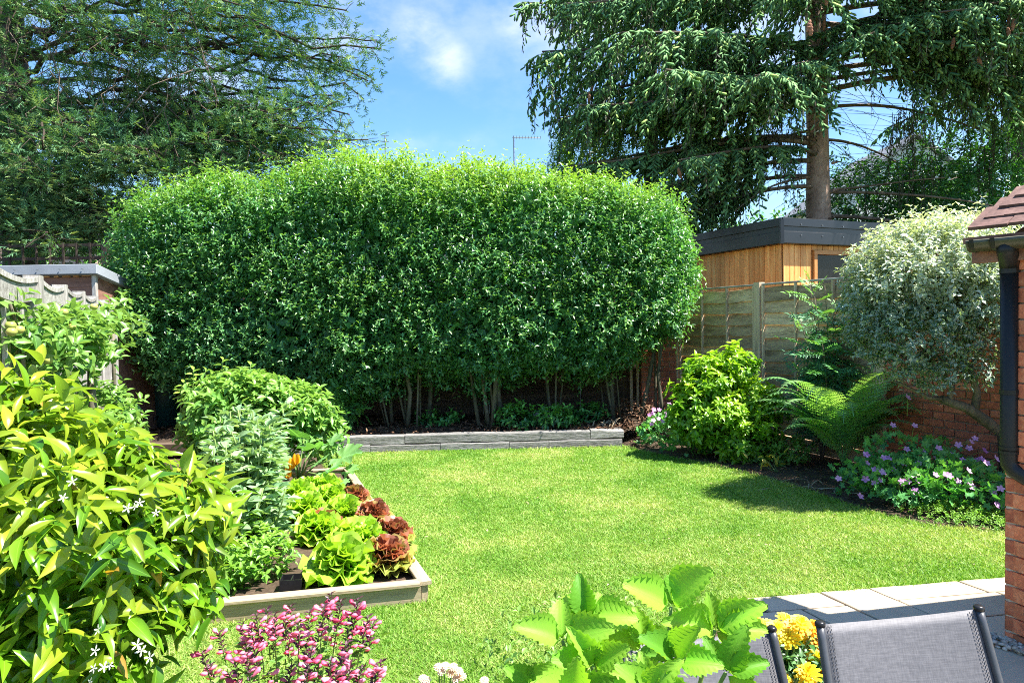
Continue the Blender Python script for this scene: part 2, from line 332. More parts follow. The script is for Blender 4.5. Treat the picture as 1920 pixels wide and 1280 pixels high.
def _g():
    b = M['glass'].node_tree.nodes['Principled BSDF']; b.inputs['Base Color'].default_value = (.012, .014, .016, 1); b.inputs['Roughness'].default_value = .08; b.inputs['Specular IOR Level'].default_value = .3; b.inputs['Alpha'].default_value = .75
_g()
M['blind'] = surf('blind slat', [(0, (.25, .25, .25)), (1, (.35, .35, .35))], 5, bump=0, rand=.1)
def weave():
    m, N, L, b = nm('woven sling fabric'); tc = N.new('ShaderNodeTexCoord'); sp = N.new('ShaderNodeSeparateXYZ'); L.new(tc.outputs['Object'], sp.inputs[0])
    fx = math_(N, L, 'SINE', math_(N, L, 'MULTIPLY', sp.outputs[0], 1900)); fz = math_(N, L, 'SINE', math_(N, L, 'MULTIPLY', sp.outputs[2], 1900))
    n = N.new('ShaderNodeTexNoise'); n.inputs['Scale'].default_value = 90; n.inputs['Detail'].default_value = 2
    mp = N.new('ShaderNodeMapping'); mp.inputs['Scale'].default_value = (3, 1, .25); L.new(tc.outputs['Object'], mp.inputs[0]); L.new(mp.outputs[0], n.inputs['Vector'])
    n2 = N.new('ShaderNodeTexNoise'); n2.inputs['Scale'].default_value = 90; n2.inputs['Detail'].default_value = 2
    mp2 = N.new('ShaderNodeMapping'); mp2.inputs['Scale'].default_value = (.25, 1, 3); L.new(tc.outputs['Object'], mp2.inputs[0]); L.new(mp2.outputs[0], n2.inputs['Vector'])
    f = math_(N, L, 'ADD', math_(N, L, 'MULTIPLY', math_(N, L, 'MULTIPLY', fx, fz), .22), math_(N, L, 'MULTIPLY', math_(N, L, 'ADD', n.outputs[0], n2.outputs[0]), .5))
    col = ramp(N, L, f, [(.2, (.06, .06, .068)), (.5, (.105, .102, .112)), (.8, (.165, .16, .172))]); L.new(col, b.inputs['Base Color']); b.inputs['Roughness'].default_value = .6
    bp = N.new('ShaderNodeBump'); bp.inputs['Strength'].default_value = .3; bp.inputs['Distance'].default_value = .002; L.new(f, bp.inputs['Height']); L.new(bp.outputs[0], b.inputs['Normal'])
    return m
M['sling'] = weave()
M['thread'] = surf('dark stitching', [(0, (.03, .03, .035)), (1, (.05, .05, .055))], 5, bump=0, rand=0)

M['grass'] = None
def grassmat():
    m, N, L, b = nm('grass blade'); out = N['Material Output']
    g = N.new('ShaderNodeNewGeometry'); n1 = N.new('ShaderNodeTexNoise'); n1.inputs['Scale'].default_value = .95; n1.inputs['Detail'].default_value = 6; n1.inputs['Roughness'].default_value = .68; L.new(g.outputs['Position'], n1.inputs['Vector'])
    f = math_(N, L, 'ADD', math_(N, L, 'MULTIPLY', n1.outputs[0], .78), math_(N, L, 'MULTIPLY', g.outputs['Random Per Island'], .22))
    col = ramp(N, L, f, [(.28, (.07, .22, .012)), (.42, (.17, .35, .04)), (.52, (.28, .44, .075)), (.62, (.45, .50, .16)), (.78, (.60, .57, .28))])
    L.new(col, b.inputs['Base Color']); b.inputs['Roughness'].default_value = .5; b.inputs['Specular IOR Level'].default_value = .3
    t = N.new('ShaderNodeBsdfTranslucent'); L.new(mixc(N, L, 1.0, col, (1.2, 1.3, .5), 'MULTIPLY'), t.inputs[0]); ms = N.new('ShaderNodeMixShader'); ms.inputs[0].default_value = .35
    L.new(b.outputs[0], ms.inputs[1]); L.new(t.outputs[0], ms.inputs[2]); L.new(ms.outputs[0], out.inputs[0]); return m
M['grass'] = grassmat()
M['L_hedge'] = leafmat('privet leaf', (.042, .145, .055), (.092, .26, .085), (.36, .50, .07), rough=.33, tr=.32, spec=.6)
M['L_spruce'] = leafmat('spruce needles', (.065, .16, .07), (.14, .29, .115), (.34, .50, .14), rough=.75, tr=.12, spec=.15)
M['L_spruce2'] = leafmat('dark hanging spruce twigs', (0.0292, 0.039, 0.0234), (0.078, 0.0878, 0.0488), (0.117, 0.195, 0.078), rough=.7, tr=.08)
M['L_cypress'] = leafmat('cypress spray', (.028, .10, .055), (.08, .195, .095), (.28, .40, .16), rough=.75, tr=.15, spec=.15)
M['L_laurel'] = leafmat('laurel leaf', (0.0173, 0.0756, 0.0216), (0.0475, 0.173, 0.0389), (0.173, 0.432, 0.0648), rough=.3, tr=.2)
M['L_light'] = leafmat('light green tree leaf', (.05, .13, .02), (.12, .25, .04), (.25, .4, .06), rough=.45, tr=.35)
M['L_glossy'] = leafmat('glossy climber leaf', (.03, .12, .01), (.13, .28, .012), (.38, .42, .03), rough=.25, tr=.40, vein=.35, spec=.5, trc=(1.25, 1.35, .35), back=(.24, .36, .09))
M['L_copper'] = leafmat('coppery young leaf', (.35, .16, .03), (.45, .25, .06), (.5, .3, .05), rough=.3, tr=.35)
M['L_apple'] = leafmat('apple leaf', (.045, .13, .02), (.11, .25, .035), (.24, .40, .08), rough=.40, tr=.32, vein=.4, back=(.22, .33, .16))
M['L_rasp'] = leafmat('currant leaf', (0.055, 0.165, 0.033), (0.132, 0.308, 0.066), (0.275, 0.462, 0.055), rough=.42, tr=.32, vein=.4, back=(.24, .36, .18))
M['L_bean'] = leafmat('bean leaf', (0.081, 0.188, 0.0825), (0.189, 0.338, 0.165), (0.365, 0.5, 0.255), rough=.35, tr=.28, vein=.3, back=(.25, .36, .22))
M['L_courgette'] = leafmat('courgette leaf', (.06, .17, .05), (.12, .28, .09), (.2, .36, .1), rough=.5, tr=.3, vein=.4, nveins=5)
M['L_lettuce'] = leafmat('green lettuce leaf', (.13, .33, .02), (.23, .46, .03), (.46, .62, .09), rough=.36, tr=.40, vein=.2, trc=(1.2, 1.25, .4))
M['L_redlettuce'] = leafmat('red lettuce leaf', (.20, .065, .04), (.36, .15, .09), (.32, .40, .08), rough=.45, tr=.35, trc=(1.4, 1.0, .7))
M['L_herb'] = leafmat('herb leaf', (.06, .18, .02), (.14, .32, .04), (.25, .42, .06), rough=.42, tr=.35)
M['L_choisya'] = leafmat('choisya leaf', (.035, .14, .012), (.11, .29, .018), (.33, .50, .03), rough=.34, tr=.32, vein=.3)
M['L_varieg'] = leafmat('variegated leaf', (.045, .12, .065), (.13, .23, .13), (.68, .71, .58), rough=.36, tr=.22, edge=(.28, (.58, .62, .52)))
M['L_rowan'] = leafmat('pinnate leaf', (.045, .15, .075), (.10, .26, .13), (.25, .46, .10), rough=.5, tr=.3)
M['L_fern'] = leafmat('fern frond', (.08, .23, .06), (.16, .38, .12), (.36, .52, .22), rough=.5, tr=.3)
M['L_geranium'] = leafmat('geranium leaf', (0.0375, 0.15, 0.0469), (0.0938, 0.3, 0.0844), (0.225, 0.506, 0.0938), rough=.5, tr=.28)
M['L_straw'] = leafmat('strawberry leaf', (0.0936, 0.27, 0.0208), (0.177, 0.437, 0.0312), (0.343, 0.582, 0.0624), rough=.55, spec=.35, tr=.42, vein=.05, nveins=8, trc=(1.3, 1.35, .4), back=(.26, .46, .07))
M['L_salvia'] = leafmat('salvia leaf', (.05, .14, .02), (.13, .28, .05), (.25, .4, .08), rough=.45, tr=.3)
M['L_mari'] = leafmat('marigold leaf', (.03, .12, .03), (.08, .2, .06), (.3, .42, .25), rough=.4, tr=.25)
M['L_ground'] = leafmat('ground cover leaf', (.06, .19, .02), (.14, .32, .03), (.25, .45, .05), rough=.5, tr=.3)
M['L_ivy'] = leafmat('dark border leaf', (0.0218, 0.091, 0.0273), (0.0637, 0.218, 0.0546), (0.182, 0.455, 0.0728), rough=.35, tr=.2)
M['L_yellowing'] = leafmat('yellowing leaf', (.45, .33, .03), (.55, .42, .05), (.6, .5, .1), rough=.5, tr=.3)
M['F_pink'] = leafmat('pink salvia flower', (.55, .04, .12), (.80, .12, .24), (.9, .35, .5), rough=.5, tr=.3, trc=(1.2, .8, 1))
M['F_calyx'] = leafmat('dark calyx', (.035, .012, .025), (.09, .03, .05), (.1, .2, .05), rough=.5, tr=.1)
M['F_geranium'] = leafmat('lilac pink flower', (.52, .18, .50), (.68, .32, .68), (.8, .5, .8), rough=.5, tr=.3, trc=(1.1, .9, 1.1))
M['F_yellow'] = leafmat('yellow marigold petal', (.80, .60, .01), (.86, .72, .02), (.85, .36, .01), rough=.5, tr=.3, trc=(1.1, 1, .4))
M['F_orange'] = leafmat('orange flower', (.8, .32, .01), (.85, .45, .02), (.9, .6, .05), rough=.5, tr=.3, trc=(1.1, 1, .4))
M['F_white'] = leafmat('creamy white flower', (.7, .7, .5), (.8, .8, .66), (.85, .85, .75), rough=.5, tr=.3, trc=(1, 1, .8))
M['F_peach'] = leafmat('peach flower', (.75, .5, .3), (.82, .62, .42), (.85, .75, .6), rough=.5, tr=.3, trc=(1.1, .9, .7))
M['apple'] = surf('apple skin', [(0, (.22, .30, .05)), (.6, (.38, .40, .10)), (1, (.55, .30, .12))], 9, bump=0, rand=.2, rough=.35)

# ------------------------------------------------------------------ leaf templates (length 1 along Y)
def leaf_tm(width=.42, fold=.12, droop=.15, prof=None, nseg=1, tip=True):
    """small folded leaf; nseg = rows between base and tip"""
    ts = np.linspace(0, 1, nseg + 2); V = [(0, 0, 0)]; uv = [(.5, 0)]
    for t in ts[1:-1]:
        w = width * (prof(t) if prof else math.sin(math.pi * t ** .85)); z = -droop * t * t
        V += [(-w / 2, t, z + fold * w), (0, t, z), (w / 2, t, z + fold * w)]; uv += [(0, t), (.5, t), (1, t)]
    V.append((0, 1, -droop)); uv.append((.5, 1)); n = nseg; Fs = [(0, 2, 1), (0, 3, 2)]
    for k in range(n - 1):
        a = 1 + 3 * k; b = a + 3; Fs += [(a, a + 1, b + 1, b), (a + 1, a + 2, b + 2, b + 1)]
    a = 1 + 3 * (n - 1); e = len(V) - 1; Fs += [(a, a + 1, e), (a + 1, a + 2, e)]
    return Tm(V, Fs, uv)
def grid_leaf(nx, ny, wf, zf, xf=None):
    """leaf as a grid: wf(t) half width, zf(u, t) height, u in -1..1"""
    V, uv, Fs = [], [], []
    for j in range(ny + 1):
        t = j / ny
        for i in range(nx + 1):
            u = -1 + 2 * i / nx; w = wf(t, u); V.append((u * w, t + (xf(u, t) if xf else 0), zf(u, t))); uv.append(((u + 1) / 2, t))
    for j in range(ny):
        for i in range(nx):
            a = j * (nx + 1) + i; Fs.append((a, a + 1, a + nx + 2, a + nx + 1))
    return Tm(V, Fs, uv)
T_small = [leaf_tm(.46, .35, .12), leaf_tm(.40, .5, .22), leaf_tm(.5, .2, .05)]
T_med = [leaf_tm(.48, .3, d, nseg=3) for d in (.1, .3, .2)]
T_drop = [leaf_tm(w, .35, d, nseg=4) for w, d in ((.34, .35), (.38, .55), (.30, .2), (.36, .75))]
T_round = [leaf_tm(.8, .2, d, prof=lambda t: math.sin(math.pi * t ** .8) ** .6, nseg=3) for d in (.1, .25)]
T_needle = [leaf_tm(.12, .2, .1)]
def shoot_tm():
    V, Fs, uv = [], [], []
    for k in range(3):
        a = math.pi * k / 3; c, s = math.cos(a), math.sin(a); o = len(V)
        V += [(0, 0, 0), (-.17 * c, .32, -.17 * s), (0, 1, -.08), (.17 * c, .32, .17 * s)]; Fs.append((o, o + 1, o + 2, o + 3)); uv += [(.5, 0), (0, .4), (.5, 1), (1, .4)]
    return Tm(V, Fs, uv)
def brush_tm(seed, n=8):
    """a spruce shoot: needles set round a twig"""
    r = random.Random(seed); V, Fs, uv = [], [], []
    for k in range(n):
        t = .04 + .9 * k / n; a = k * 2.4; o = len(V); l = .21 + .06 * r.random(); w = .062
        dx, dz = math.cos(a), math.sin(a); px, pz = -dz, dx
        V += [(-px * w, t - .02, -pz * w), (px * w, t + .02, pz * w), (dx * l, t + .19, dz * l)]; Fs.append((o, o + 1, o + 2)); uv += [(.2, t), (.8, t), (.5, t)]
    o = len(V); V += [(0, 0, 0), (.12, .5, 0), (0, 1.05, 0), (-.12, .5, 0)]; Fs.append((o, o + 1, o + 2, o + 3)); uv += [(.5, .5)] * 4
    o = len(V); V += [(0, 0, 0), (0, .5, .12), (0, 1.02, 0), (0, .5, -.12)]; Fs.append((o, o + 1, o + 2, o + 3)); uv += [(.5, .5)] * 4
    return Tm(V, Fs, uv)
def sausage_tm(seed):
    r = random.Random(seed); V = [(0, 0, 0)]; Fs = []; bx = r.uniform(-.1, .1)
    for t, q in ((.12, .12), (.80, .15)):
        for k in range(3): a = 2.094 * k + t + seed; V.append((math.cos(a) * q + bx * t * t, t, math.sin(a) * q - .08 * t * t))
    V.append((bx, 1, -.1))
    for k in range(3): n = (k + 1) % 3; Fs += [(0, 1 + n, 1 + k), (1 + k, 1 + n, 4 + n, 4 + k), (4 + k, 4 + n, 7)]
    return Tm(V, Fs)
T_shoot = [sausage_tm(1), sausage_tm(2), sausage_tm(3)]; T_shoot_far = [shoot_tm()]
def spray_tm(seed):
    r = random.Random(seed); V, Fs, uv = [], [], []
    for k in range(6):
        t = .1 + .15 * k; side = 1 if k % 2 else -1; l = (.55 - .4 * abs(t - .4)) * r.uniform(.7, 1.1); ang = R(r.uniform(28, 48)) * side
        dx, dy = math.sin(ang), math.cos(ang); o = len(V); w = .052; z = r.uniform(-.06, .1)
        bx, by = 0, t
        V += [(bx, by, 0), (bx + dx * l * .5 - dy * w, by + dy * l * .5 + dx * w, z * .5), (bx + dx * l, by + dy * l, z - .08), (bx + dx * l * .5 + dy * w, by + dy * l * .5 - dx * w, z * .5)]
        Fs.append((o, o + 1, o + 2, o + 3)); uv += [(.5, t)] * 4
    o = len(V); V += [(0, 0, 0), (-.06, .6, .02), (0, 1.15, -.05), (.06, .6, .02)]; Fs.append((o, o + 1, o + 2, o + 3)); uv += [(.5, .5)] * 4
    return Tm(V, Fs, uv)
T_spray = [spray_tm(k) for k in range(4)]
def pinnate_tm(n, ll, lw, seed=0, taper=True, droop=.25):
    r = random.Random(seed); V, Fs, uv = [], [], []
    def leaflet(bx, by, bz, ang, l, w):
        dx, dy = math.sin(ang), math.cos(ang); o = len(V); z = r.uniform(-.04, .02)
        V.extend([(bx, by, bz), (bx + dx * l * .45 - dy * w, by + dy * l * .45 + dx * w, bz + z + .02), (bx + dx * l, by + dy * l, bz + z * 2 - .03), (bx + dx * l * .45 + dy * w, by + dy * l * .45 - dx * w, bz + z + .02)])
        Fs.append((o, o + 1, o + 2, o + 3)); uv.extend([(.5, 0), (0, .5), (.5, 1), (1, .5)])
    for k in range(n):
        t = .2 + .8 * k / n; l = ll * (math.sin(math.pi * min(1, t * .62 + .2)) if taper else 1)
        for sd in (-1, 1): leaflet(0, t, -droop * t * t, sd * R(62), l, lw)
    leaflet(0, 1, -droop, 0, ll, lw)
    o = len(V); V += [(-.008, 0, 0), (.008, 0, 0), (.004, 1, -droop), (-.004, 1, -droop)]; Fs.append((o, o + 1, o + 2, o + 3)); uv += [(.5, .5)] * 4
    return Tm(V, Fs, uv)
T_rowan = [pinnate_tm(7, .32, .045, s) for s in range(3)]
def lobed(nl, depth, cup=.15, ruf=0, rad=.5, n=4):
    """roundish lobed leaf whose stalk joins at the base"""
    V = [(0, .12, 0)]; uv = [(.5, .1)]; m = nl * n
    for k in range(m + 1):
        a = R(-152) + R(304) * k / m; ph = math.cos(2 * math.pi * nl * k / m) ; rr = rad * (1 - depth * (1 + ph) / 2) * (1 if abs(a) < 2 else .82)
        V.append((math.sin(a) * rr, .38 + math.cos(a) * rr, cup * rr * (1 + .5 * ph) + ruf * math.sin(k * 2.4))); uv.append(((math.sin(a) + 1) / 2, (math.cos(a) + 1) / 2))
    Vc = (0, .32, 0); V.append(Vc); uv.append((.5, .4)); c = len(V) - 1
    Fs = [(c, k + 2, k + 1) for k in range(m)]
    return Tm(V, Fs, uv)
T_lobed = [lobed(5, .45), lobed(5, .55, .05)]
T_big_lobed = [lobed(7, .32, .22, .015, n=5), lobed(7, .38, -.1, .02, n=5)]
def flower_tm(np_=5, w=.5, cup=.25, centre=True):
    V, Fs, uv = [], [], []
    for k in range(np_):
        a = 2 * math.pi * k / np_; c, s = math.cos(a), math.sin(a); o = len(V)
        for (r_, q, z) in ((0, 0, 0), (.6, -w / 2, cup * .6), (1, -w * .22, cup), (1, w * .22, cup), (.6, w / 2, cup * .6)):
            V.append((c * r_ - s * q, s * r_ + c * q, z)); uv.append((.5 + q, r_))
        Fs.append(tuple(range(o, o + 5)))
    V = [(x * .5, z * .5, y * .5) for x, y, z in V]      # Y is the flower's axis
    return Tm(V, Fs, uv)
T_flower5 = [flower_tm(5, .75, .25)]
def lip_tm(seed):
    r = random.Random(seed); V = [(0, 0, 0)]; Fs = []; n = 6
    for j, (t, q) in enumerate(((.25, .13), (.6, .22), (.85, .3), (1.0, .16))):
        for k in range(n):
            a = 2 * math.pi * k / n; s_ = q * (1 + .35 * math.cos(a * 2) * (j > 1)) * r.uniform(.85, 1.15); V.append((math.cos(a) * s_, t + .1 * math.sin(a) * (j > 1), math.sin(a) * s_ * .8 - .12 * t))
    for k in range(n): Fs.append((0, 1 + (k + 1) % n, 1 + k))
    for j in range(3):
        for k in range(n): a = 1 + j * n; Fs.append((a + k, a + (k + 1) % n, a + n + (k + 1) % n, a + n + k))
    Fs.append(tuple(1 + 3 * n + k for k in range(n))); return Tm(V, Fs)
T_lip = [lip_tm(1), lip_tm(2), lip_tm(3)]
def pompon_tm(seed):
    r = random.Random(seed); V, Fs, uv = [], [], []
    for ring, (n, rad, z, tilt) in enumerate(((13, .5, .05, .12), (12, .42, .12, .35), (10, .32, .18, .55), (8, .2, .22, .8), (5, .1, .24, .95))):
        for k in range(n):
            a = 2 * math.pi * (k + r.random() * .4) / n + ring; c, s = math.cos(a), math.sin(a); o = len(V); w = .13 if ring < 3 else .08; lz = z + tilt * .16 + r.uniform(-.02, .02)
            for (q, p, zz) in ((.0, 0, z - .06), (rad * .8, -w / 2, lz), (rad, -w * .4, lz - .02), (rad, w * .4, lz - .02), (rad * .8, w / 2, lz)):
                V.append((c * q - s * p, zz, s * q + c * p)); uv.append((.5 + p, q * 2))
            Fs.append(tuple(range(o, o + 5)))
    return Tm(V, Fs, uv)
T_pompon = [pompon_tm(1), pompon_tm(2)]
def teeth(t, u, base, n=9, amp=.10):
    w = base * (math.sin(math.pi * min(1, max(0, t)) ** .78) ** .7 if 0 < t < 1 else (.03 if t <= 0 else .0))
    return w
def strawberry_tm(seed):
    r = random.Random(seed); cup = r.uniform(.6, 1.3); dr = r.uniform(.05, .5); n = 9
    def wf(t, u):
        w = .40 * (max(0, math.sin(math.pi * t ** .72)) ** .75) + .012; return w
    def zf(u, t): return cup * abs(u) ** 1.3 * .3 * math.sin(math.pi * min(1, t * .9 + .1)) - dr * t * t + .026 * math.cos((t - abs(u) * .35) * n * 2 * math.pi) * min(1, abs(u) * 3)
    def xf(u, t): return .12 * abs(u) * (1 - t)
    tm = grid_leaf(8, 18, wf, zf, xf)
    V = tm.V.reshape(19, 9, 3)
    for j in range(19):
        for i in (0, 8):
            k = 1.0 if j % 2 else .84; V[j, i, 0] *= k; V[j, i, 1] += .035 if j % 2 else -.01
    tm.V = V.reshape(-1, 3); return tm
T_straw = [strawberry_tm(k) for k in range(5)]
def lettuce_tm(seed, ruf=.10, frill=1.0):
    r = random.Random(seed); p1, p2 = r.random() * 6, r.random() * 6; nx, ny = 14, 6; V, uv, Fs = [], [], []
    for j in range(ny + 1):
        t = j / ny
        for i in range(nx + 1):
            u = -1 + 2 * i / nx; th = u * R(30 + 42 * min(1, t * 1.4)); rr = t * (1 - .16 * u * u) + .05 * t * t * math.sin(9 * frill * th + p2) * (t > .8)
            z = -.14 * t * t + .16 * u * u * t + ruf * t ** 3 * math.sin(11 * frill * th + p1) + ruf * .5 * t ** 2 * math.sin(19 * frill * th + p2 + 3 * t)
            V.append((math.sin(th) * rr + .03 * t * math.sin(7 * t + p1), math.cos(th) * rr, z)); uv.append(((u + 1) / 2, t))
    for j in range(ny):
        for i in range(nx): q = j * (nx + 1) + i; Fs.append((q, q + 1, q + nx + 2, q + nx + 1))
    return Tm(V, Fs, uv)
T_lettuce = [lettuce_tm(k, .15) for k in range(4)]
T_oak = [lettuce_tm(k + 9, .17, 1.5) for k in range(4)]

# ------------------------------------------------------------------ growth helpers
def rand_unit(n): v = rng.normal(size=(n, 3)); return v / np.linalg.norm(v, axis=1, keepdims=True)
def nrmz(v): return v / (np.linalg.norm(v, axis=-1, keepdims=True) + 1e-9)
def grow(Lv, base, D, slen, npairs, lsize, spread=.9, whorl=2, droop=.0, jitter=.25, up=.5, t=(0,), young_at=.8, ysh=1.0, ybase=0.0, size_taper=.25):
    """leaves in pairs or whorls along many shoots at once"""
    N = len(base); D = nrmz(D); slen = np.broadcast_to(slen, (N,)); ybase = np.broadcast_to(ybase, (N,))
    a0 = rng.random(N) * 6.28; A = nrmz(np.cross(D, rand_unit(N))); B = np.cross(D, A)
    for k in range(npairs):
        s = (k + .6) / npairs; ctr = base + D * (slen * s)[:, None]; ctr[:, 2] -= droop * slen * s * s
        for w in range(whorl):
            ang = a0 + k * (math.pi / whorl) + w * 2 * math.pi / whorl; lat = A * np.cos(ang)[:, None] + B * np.sin(ang)[:, None]
            d = nrmz(D * (1.15 - spread * (1 - .35 * s)) + lat * spread + rng.normal(size=(N, 3)) * jitter)
            nr = nrmz(D * .6 + np.array([0, 0, up]) + rng.normal(size=(N, 3)) * jitter - lat * .1)
            yv = np.clip(ybase + ysh * max(0, s - young_at) / (1 - young_at + 1e-6) + rng.normal(size=N) * .08, 0, 1)
            Lv.add(ctr, d, nr, lsize * (1 - size_taper * s) * rng.uniform(.75, 1.15, N), rng.choice(t, N), yv)
def lump(p, f, seed=0):
    """cheap smooth noise for arrays of points, about -1..1"""
    q = p * f + seed * 3.17
    return (np.sin(q[:, 0] * 1.7 + 1.3 * np.sin(q[:, 1] * 1.1 + q[:, 2])) + np.sin(q[:, 1] * 2.1 + 1.7 * np.sin(q[:, 2] * 1.3)) + np.sin(q[:, 2] * 1.9 + 1.1 * np.sin(q[:, 0] * 1.5 + q[:, 1]))) / 3
def blob_pts(c, r, n, shell=.45, lumpy=.22, seed=0, zmin=None, half=None):
    """points in the outer shell of a lumpy ellipsoid, and outward directions"""
    d = rand_unit(n); rr = 1 - shell * rng.random(n) ** 1.6
    rr = rr * (1 + lumpy * lump(d, 2.6, seed)); p = np.array(c) + d * np.array(r) * rr[:, None]; nrm = nrmz(d / np.array(r))
    k = np.ones(n, bool)
    if zmin is not None: k &= p[:, 2] > zmin
    return p[k], nrm[k]
def core(name_c, pts, scale, mat, root, tms, n):
    pass
def stems(root, name, base, tops, r0, mat, sides=5, bend=.15, n=5):
    base = Vector(base)
    for tp in tops:
        tp = Vector(tp); off = Vector((random.gauss(0, bend), random.gauss(0, bend), 0)) * (tp - base).length
        b0 = base + Vector((random.gauss(0, .02), random.gauss(0, .02), 0)); pts = [b0.lerp(tp, k / n) + off * math.sin(math.pi * k / n) * .5 for k in range(n + 1)]
        MB().tube(pts, [r0 * (1 - .7 * k / n) for k in range(n + 1)], sides).build(name, mat, root, smooth=True)

# ================================================================== the setting
def sheet(name, pts, z, mat, kind='structure'):
    o = MB().poly([(p[0], p[1], z) for p in pts]).build(name, mat, None, loc=(0, 0, 0)); tag(o, kind=kind); return o
sheet('ground', [(-350, -60), (350, -60), (350, 700), (-350, 700)], -.012, M['far_ground'])
sheet('garden_soil', [(-9, .2), (7, .2), (7, 12), (-9, 12)], -.004, M['soil'])
g2 = lambda px, py, z=0: tuple(G(px, py, z)[:2])
LAWN_R = [g2(1890, 1000), g2(1740, 985), g2(1660, 968), g2(1600, 950), g2(1520, 922), g2(1420, 892), g2(1340, 873), g2(1230, 852), g2(1172, 838)]
BED = [(-1.744, 3.63), (-.526, 3.89), (-1.74, 7.06), (-2.96, 6.75)]       # raised bed corners: front left, front right, back right, back left
LAWN = [(-2.6, 1.6), (1.2, 1.6), g2(1300, 1220), g2(1405, 1129), g2(1880, 1087), (4.2, 4.3)] + LAWN_R + [g2(596, 851), (BED[2][0] - .3, BED[2][1] + .4), BED[2], BED[1], BED[0], (-2.7, 3.3)]
sheet('lawn', LAWN, .002, M['lawn_soil'])
def inside(poly, x, y):
    c = np.zeros(len(x), bool); n = len(poly)
    for i in range(n):
        x1, y1 = poly[i]; x2, y2 = poly[(i + 1) % n]
        if y1 == y2: continue
        k = ((y1 > y) != (y2 > y)) & (x < (x2 - x1) * (y - y1) / (y2 - y1) + x1); c ^= k
    return c
def edge_dist(poly, x, y):
    d = np.full(len(x), 9.)
    for i in range(len(poly)):
        a = np.array(poly[i]); b = np.array(poly[(i + 1) % len(poly)]); ab = b - a; t = np.clip(((x - a[0]) * ab[0] + (y - a[1]) * ab[1]) / (ab @ ab + 1e-9), 0, 1)
        d = np.minimum(d, np.hypot(x - a[0] - t * ab[0], y - a[1] - t * ab[1]))
    return d
def lawn_grass():
    n = 1200000; x = rng.uniform(-2.7, 4.2, n); y = rng.uniform(2.2, 9, n)
    k = (rng.random(n) < np.clip(3.6 / y, .25, 1)) & (np.abs(x / y) < .80) & inside(LAWN, x + rng.normal(size=n) * .015, y + rng.normal(size=n) * .015); x, y = x[k], y[k]; n = len(x)
    ed = edge_dist(LAWN, x, y); h = rng.uniform(.009, .021, n) * (1 + 1.3 * np.exp(-ed / .05)); far = y > 7.8
    h[(rng.random(n) < .004)] *= 1.7
    w = (.0016 + .0005 * y) * rng.uniform(.7, 1.3, n); a = rng.random(n) * 6.283; lean = rng.normal(size=(n, 2)) * .75
    ca, sa = np.cos(a) * w, np.sin(a) * w; V = np.zeros((n, 3, 3))
    V[:, 0] = np.stack([x - ca, y - sa, np.full(n, .001)], 1); V[:, 1] = np.stack([x + ca, y + sa, np.full(n, .001)], 1); V[:, 2] = np.stack([x + lean[:, 0] * h, y + lean[:, 1] * h, h], 1)
    me = raw_mesh('grass', V.reshape(-1, 3), np.arange(3 * n), np.full(n, 3), None, None, M['grass'], False)
    o = link('grass', me, loc=(0, 0, 0)); tag(o, 'short mown green lawn grass with yellowish dry patches', 'grass', kind='stuff'); print('grass blades', n)
lawn_grass()

# raised soil behind the sleepers
SL0, SL1 = Vector(G(596, 851)), Vector(G(1170, 836)); su = (SL1 - SL0).normalized(); SLL = SL0 - su * 3.1
o = MB().box((0, 0, 0), (1, 1, 1)); 
def back_soil():
    m = MB(); nx, ny = 40, 10; V = []; 
    for j in range(ny + 1):
        for i in range(nx + 1):
            s = i / nx; a = SLL.lerp(SL1, s); b = Vector((-6.2 + 8.8 * s, 10.5, 0)); p = a.lerp(b, j / ny); e = min(1, j / 2)
            V.append((p.x, p.y + .03, .165 + .05 * e * mnoise.noise((p.x * 1.4, p.y * 1.6, 0)) + .03 * e))
    F_ = [(j * (nx + 1) + i, j * (nx + 1) + i + 1, (j + 1) * (nx + 1) + i + 1, (j + 1) * (nx + 1) + i) for j in range(ny) for i in range(nx)]
    m.add(V, F_); o = m.build('raised_soil', M['soil'], None, True, loc=(0, 0, 0)); tag(o, kind='structure')
back_soil()
def litter(name, label, cat, region, n, zf, mat, smin=.02, smax=.06):
    V, L_, = [], []; xs = []
    while len(xs) < n:
        p = (random.uniform(region[0], region[1]), random.uniform(region[2], region[3]))
        if len(region) < 5 or region[4](*p): xs.append(p)
    Lv = Leaves(); pos = np.array([(x, y, zf(x, y)) for x, y in xs]); d = rng.normal(size=(n, 3)); d[:, 2] *= .25; nn = np.array([0, 0, 1.]) + rng.normal(size=(n, 3)) * .35
    Lv.add(pos, d, nn, rng.uniform(smin, smax, n), rng.integers(0, 3, n)); a = Lv.cat()
    o = link(name, merged(name, T_small, a[0], a[1], a[3], a[4], mat, (0, 0, 0)), loc=(0, 0, 0)); tag(o, label, cat, kind='stuff'); return o
litter('leaf_litter', 'brown dead leaves lying on the soil under the hedge', 'leaf litter', (-5, 1.6, 8.75, 10.4), 5200, lambda x, y: .195 + random.random() * .035, M['mulch'], .03, .08)
litter('dead_leaves', 'brown dead leaves lying on the soil of the border by the fence', 'leaf litter', (1.3, 4.4, 4.6, 9.6, lambda x, y: x > 1.5 and not inside(LAWN, np.array([x]), np.array([y]))[0]), 1800, lambda x, y: .004 + random.random() * .02, M['mulch'], .02, .06)

litter('fallen_leaves', 'few dry brown leaf bits scattered over the lawn', 'leaf litter', (-1.5, 3.2, 3.2, 8.5, lambda x, y: inside(LAWN, np.array([x]), np.array([y]))[0]), 90, lambda x, y: .016 + random.random() * .006, M['straw'], .012, .032)
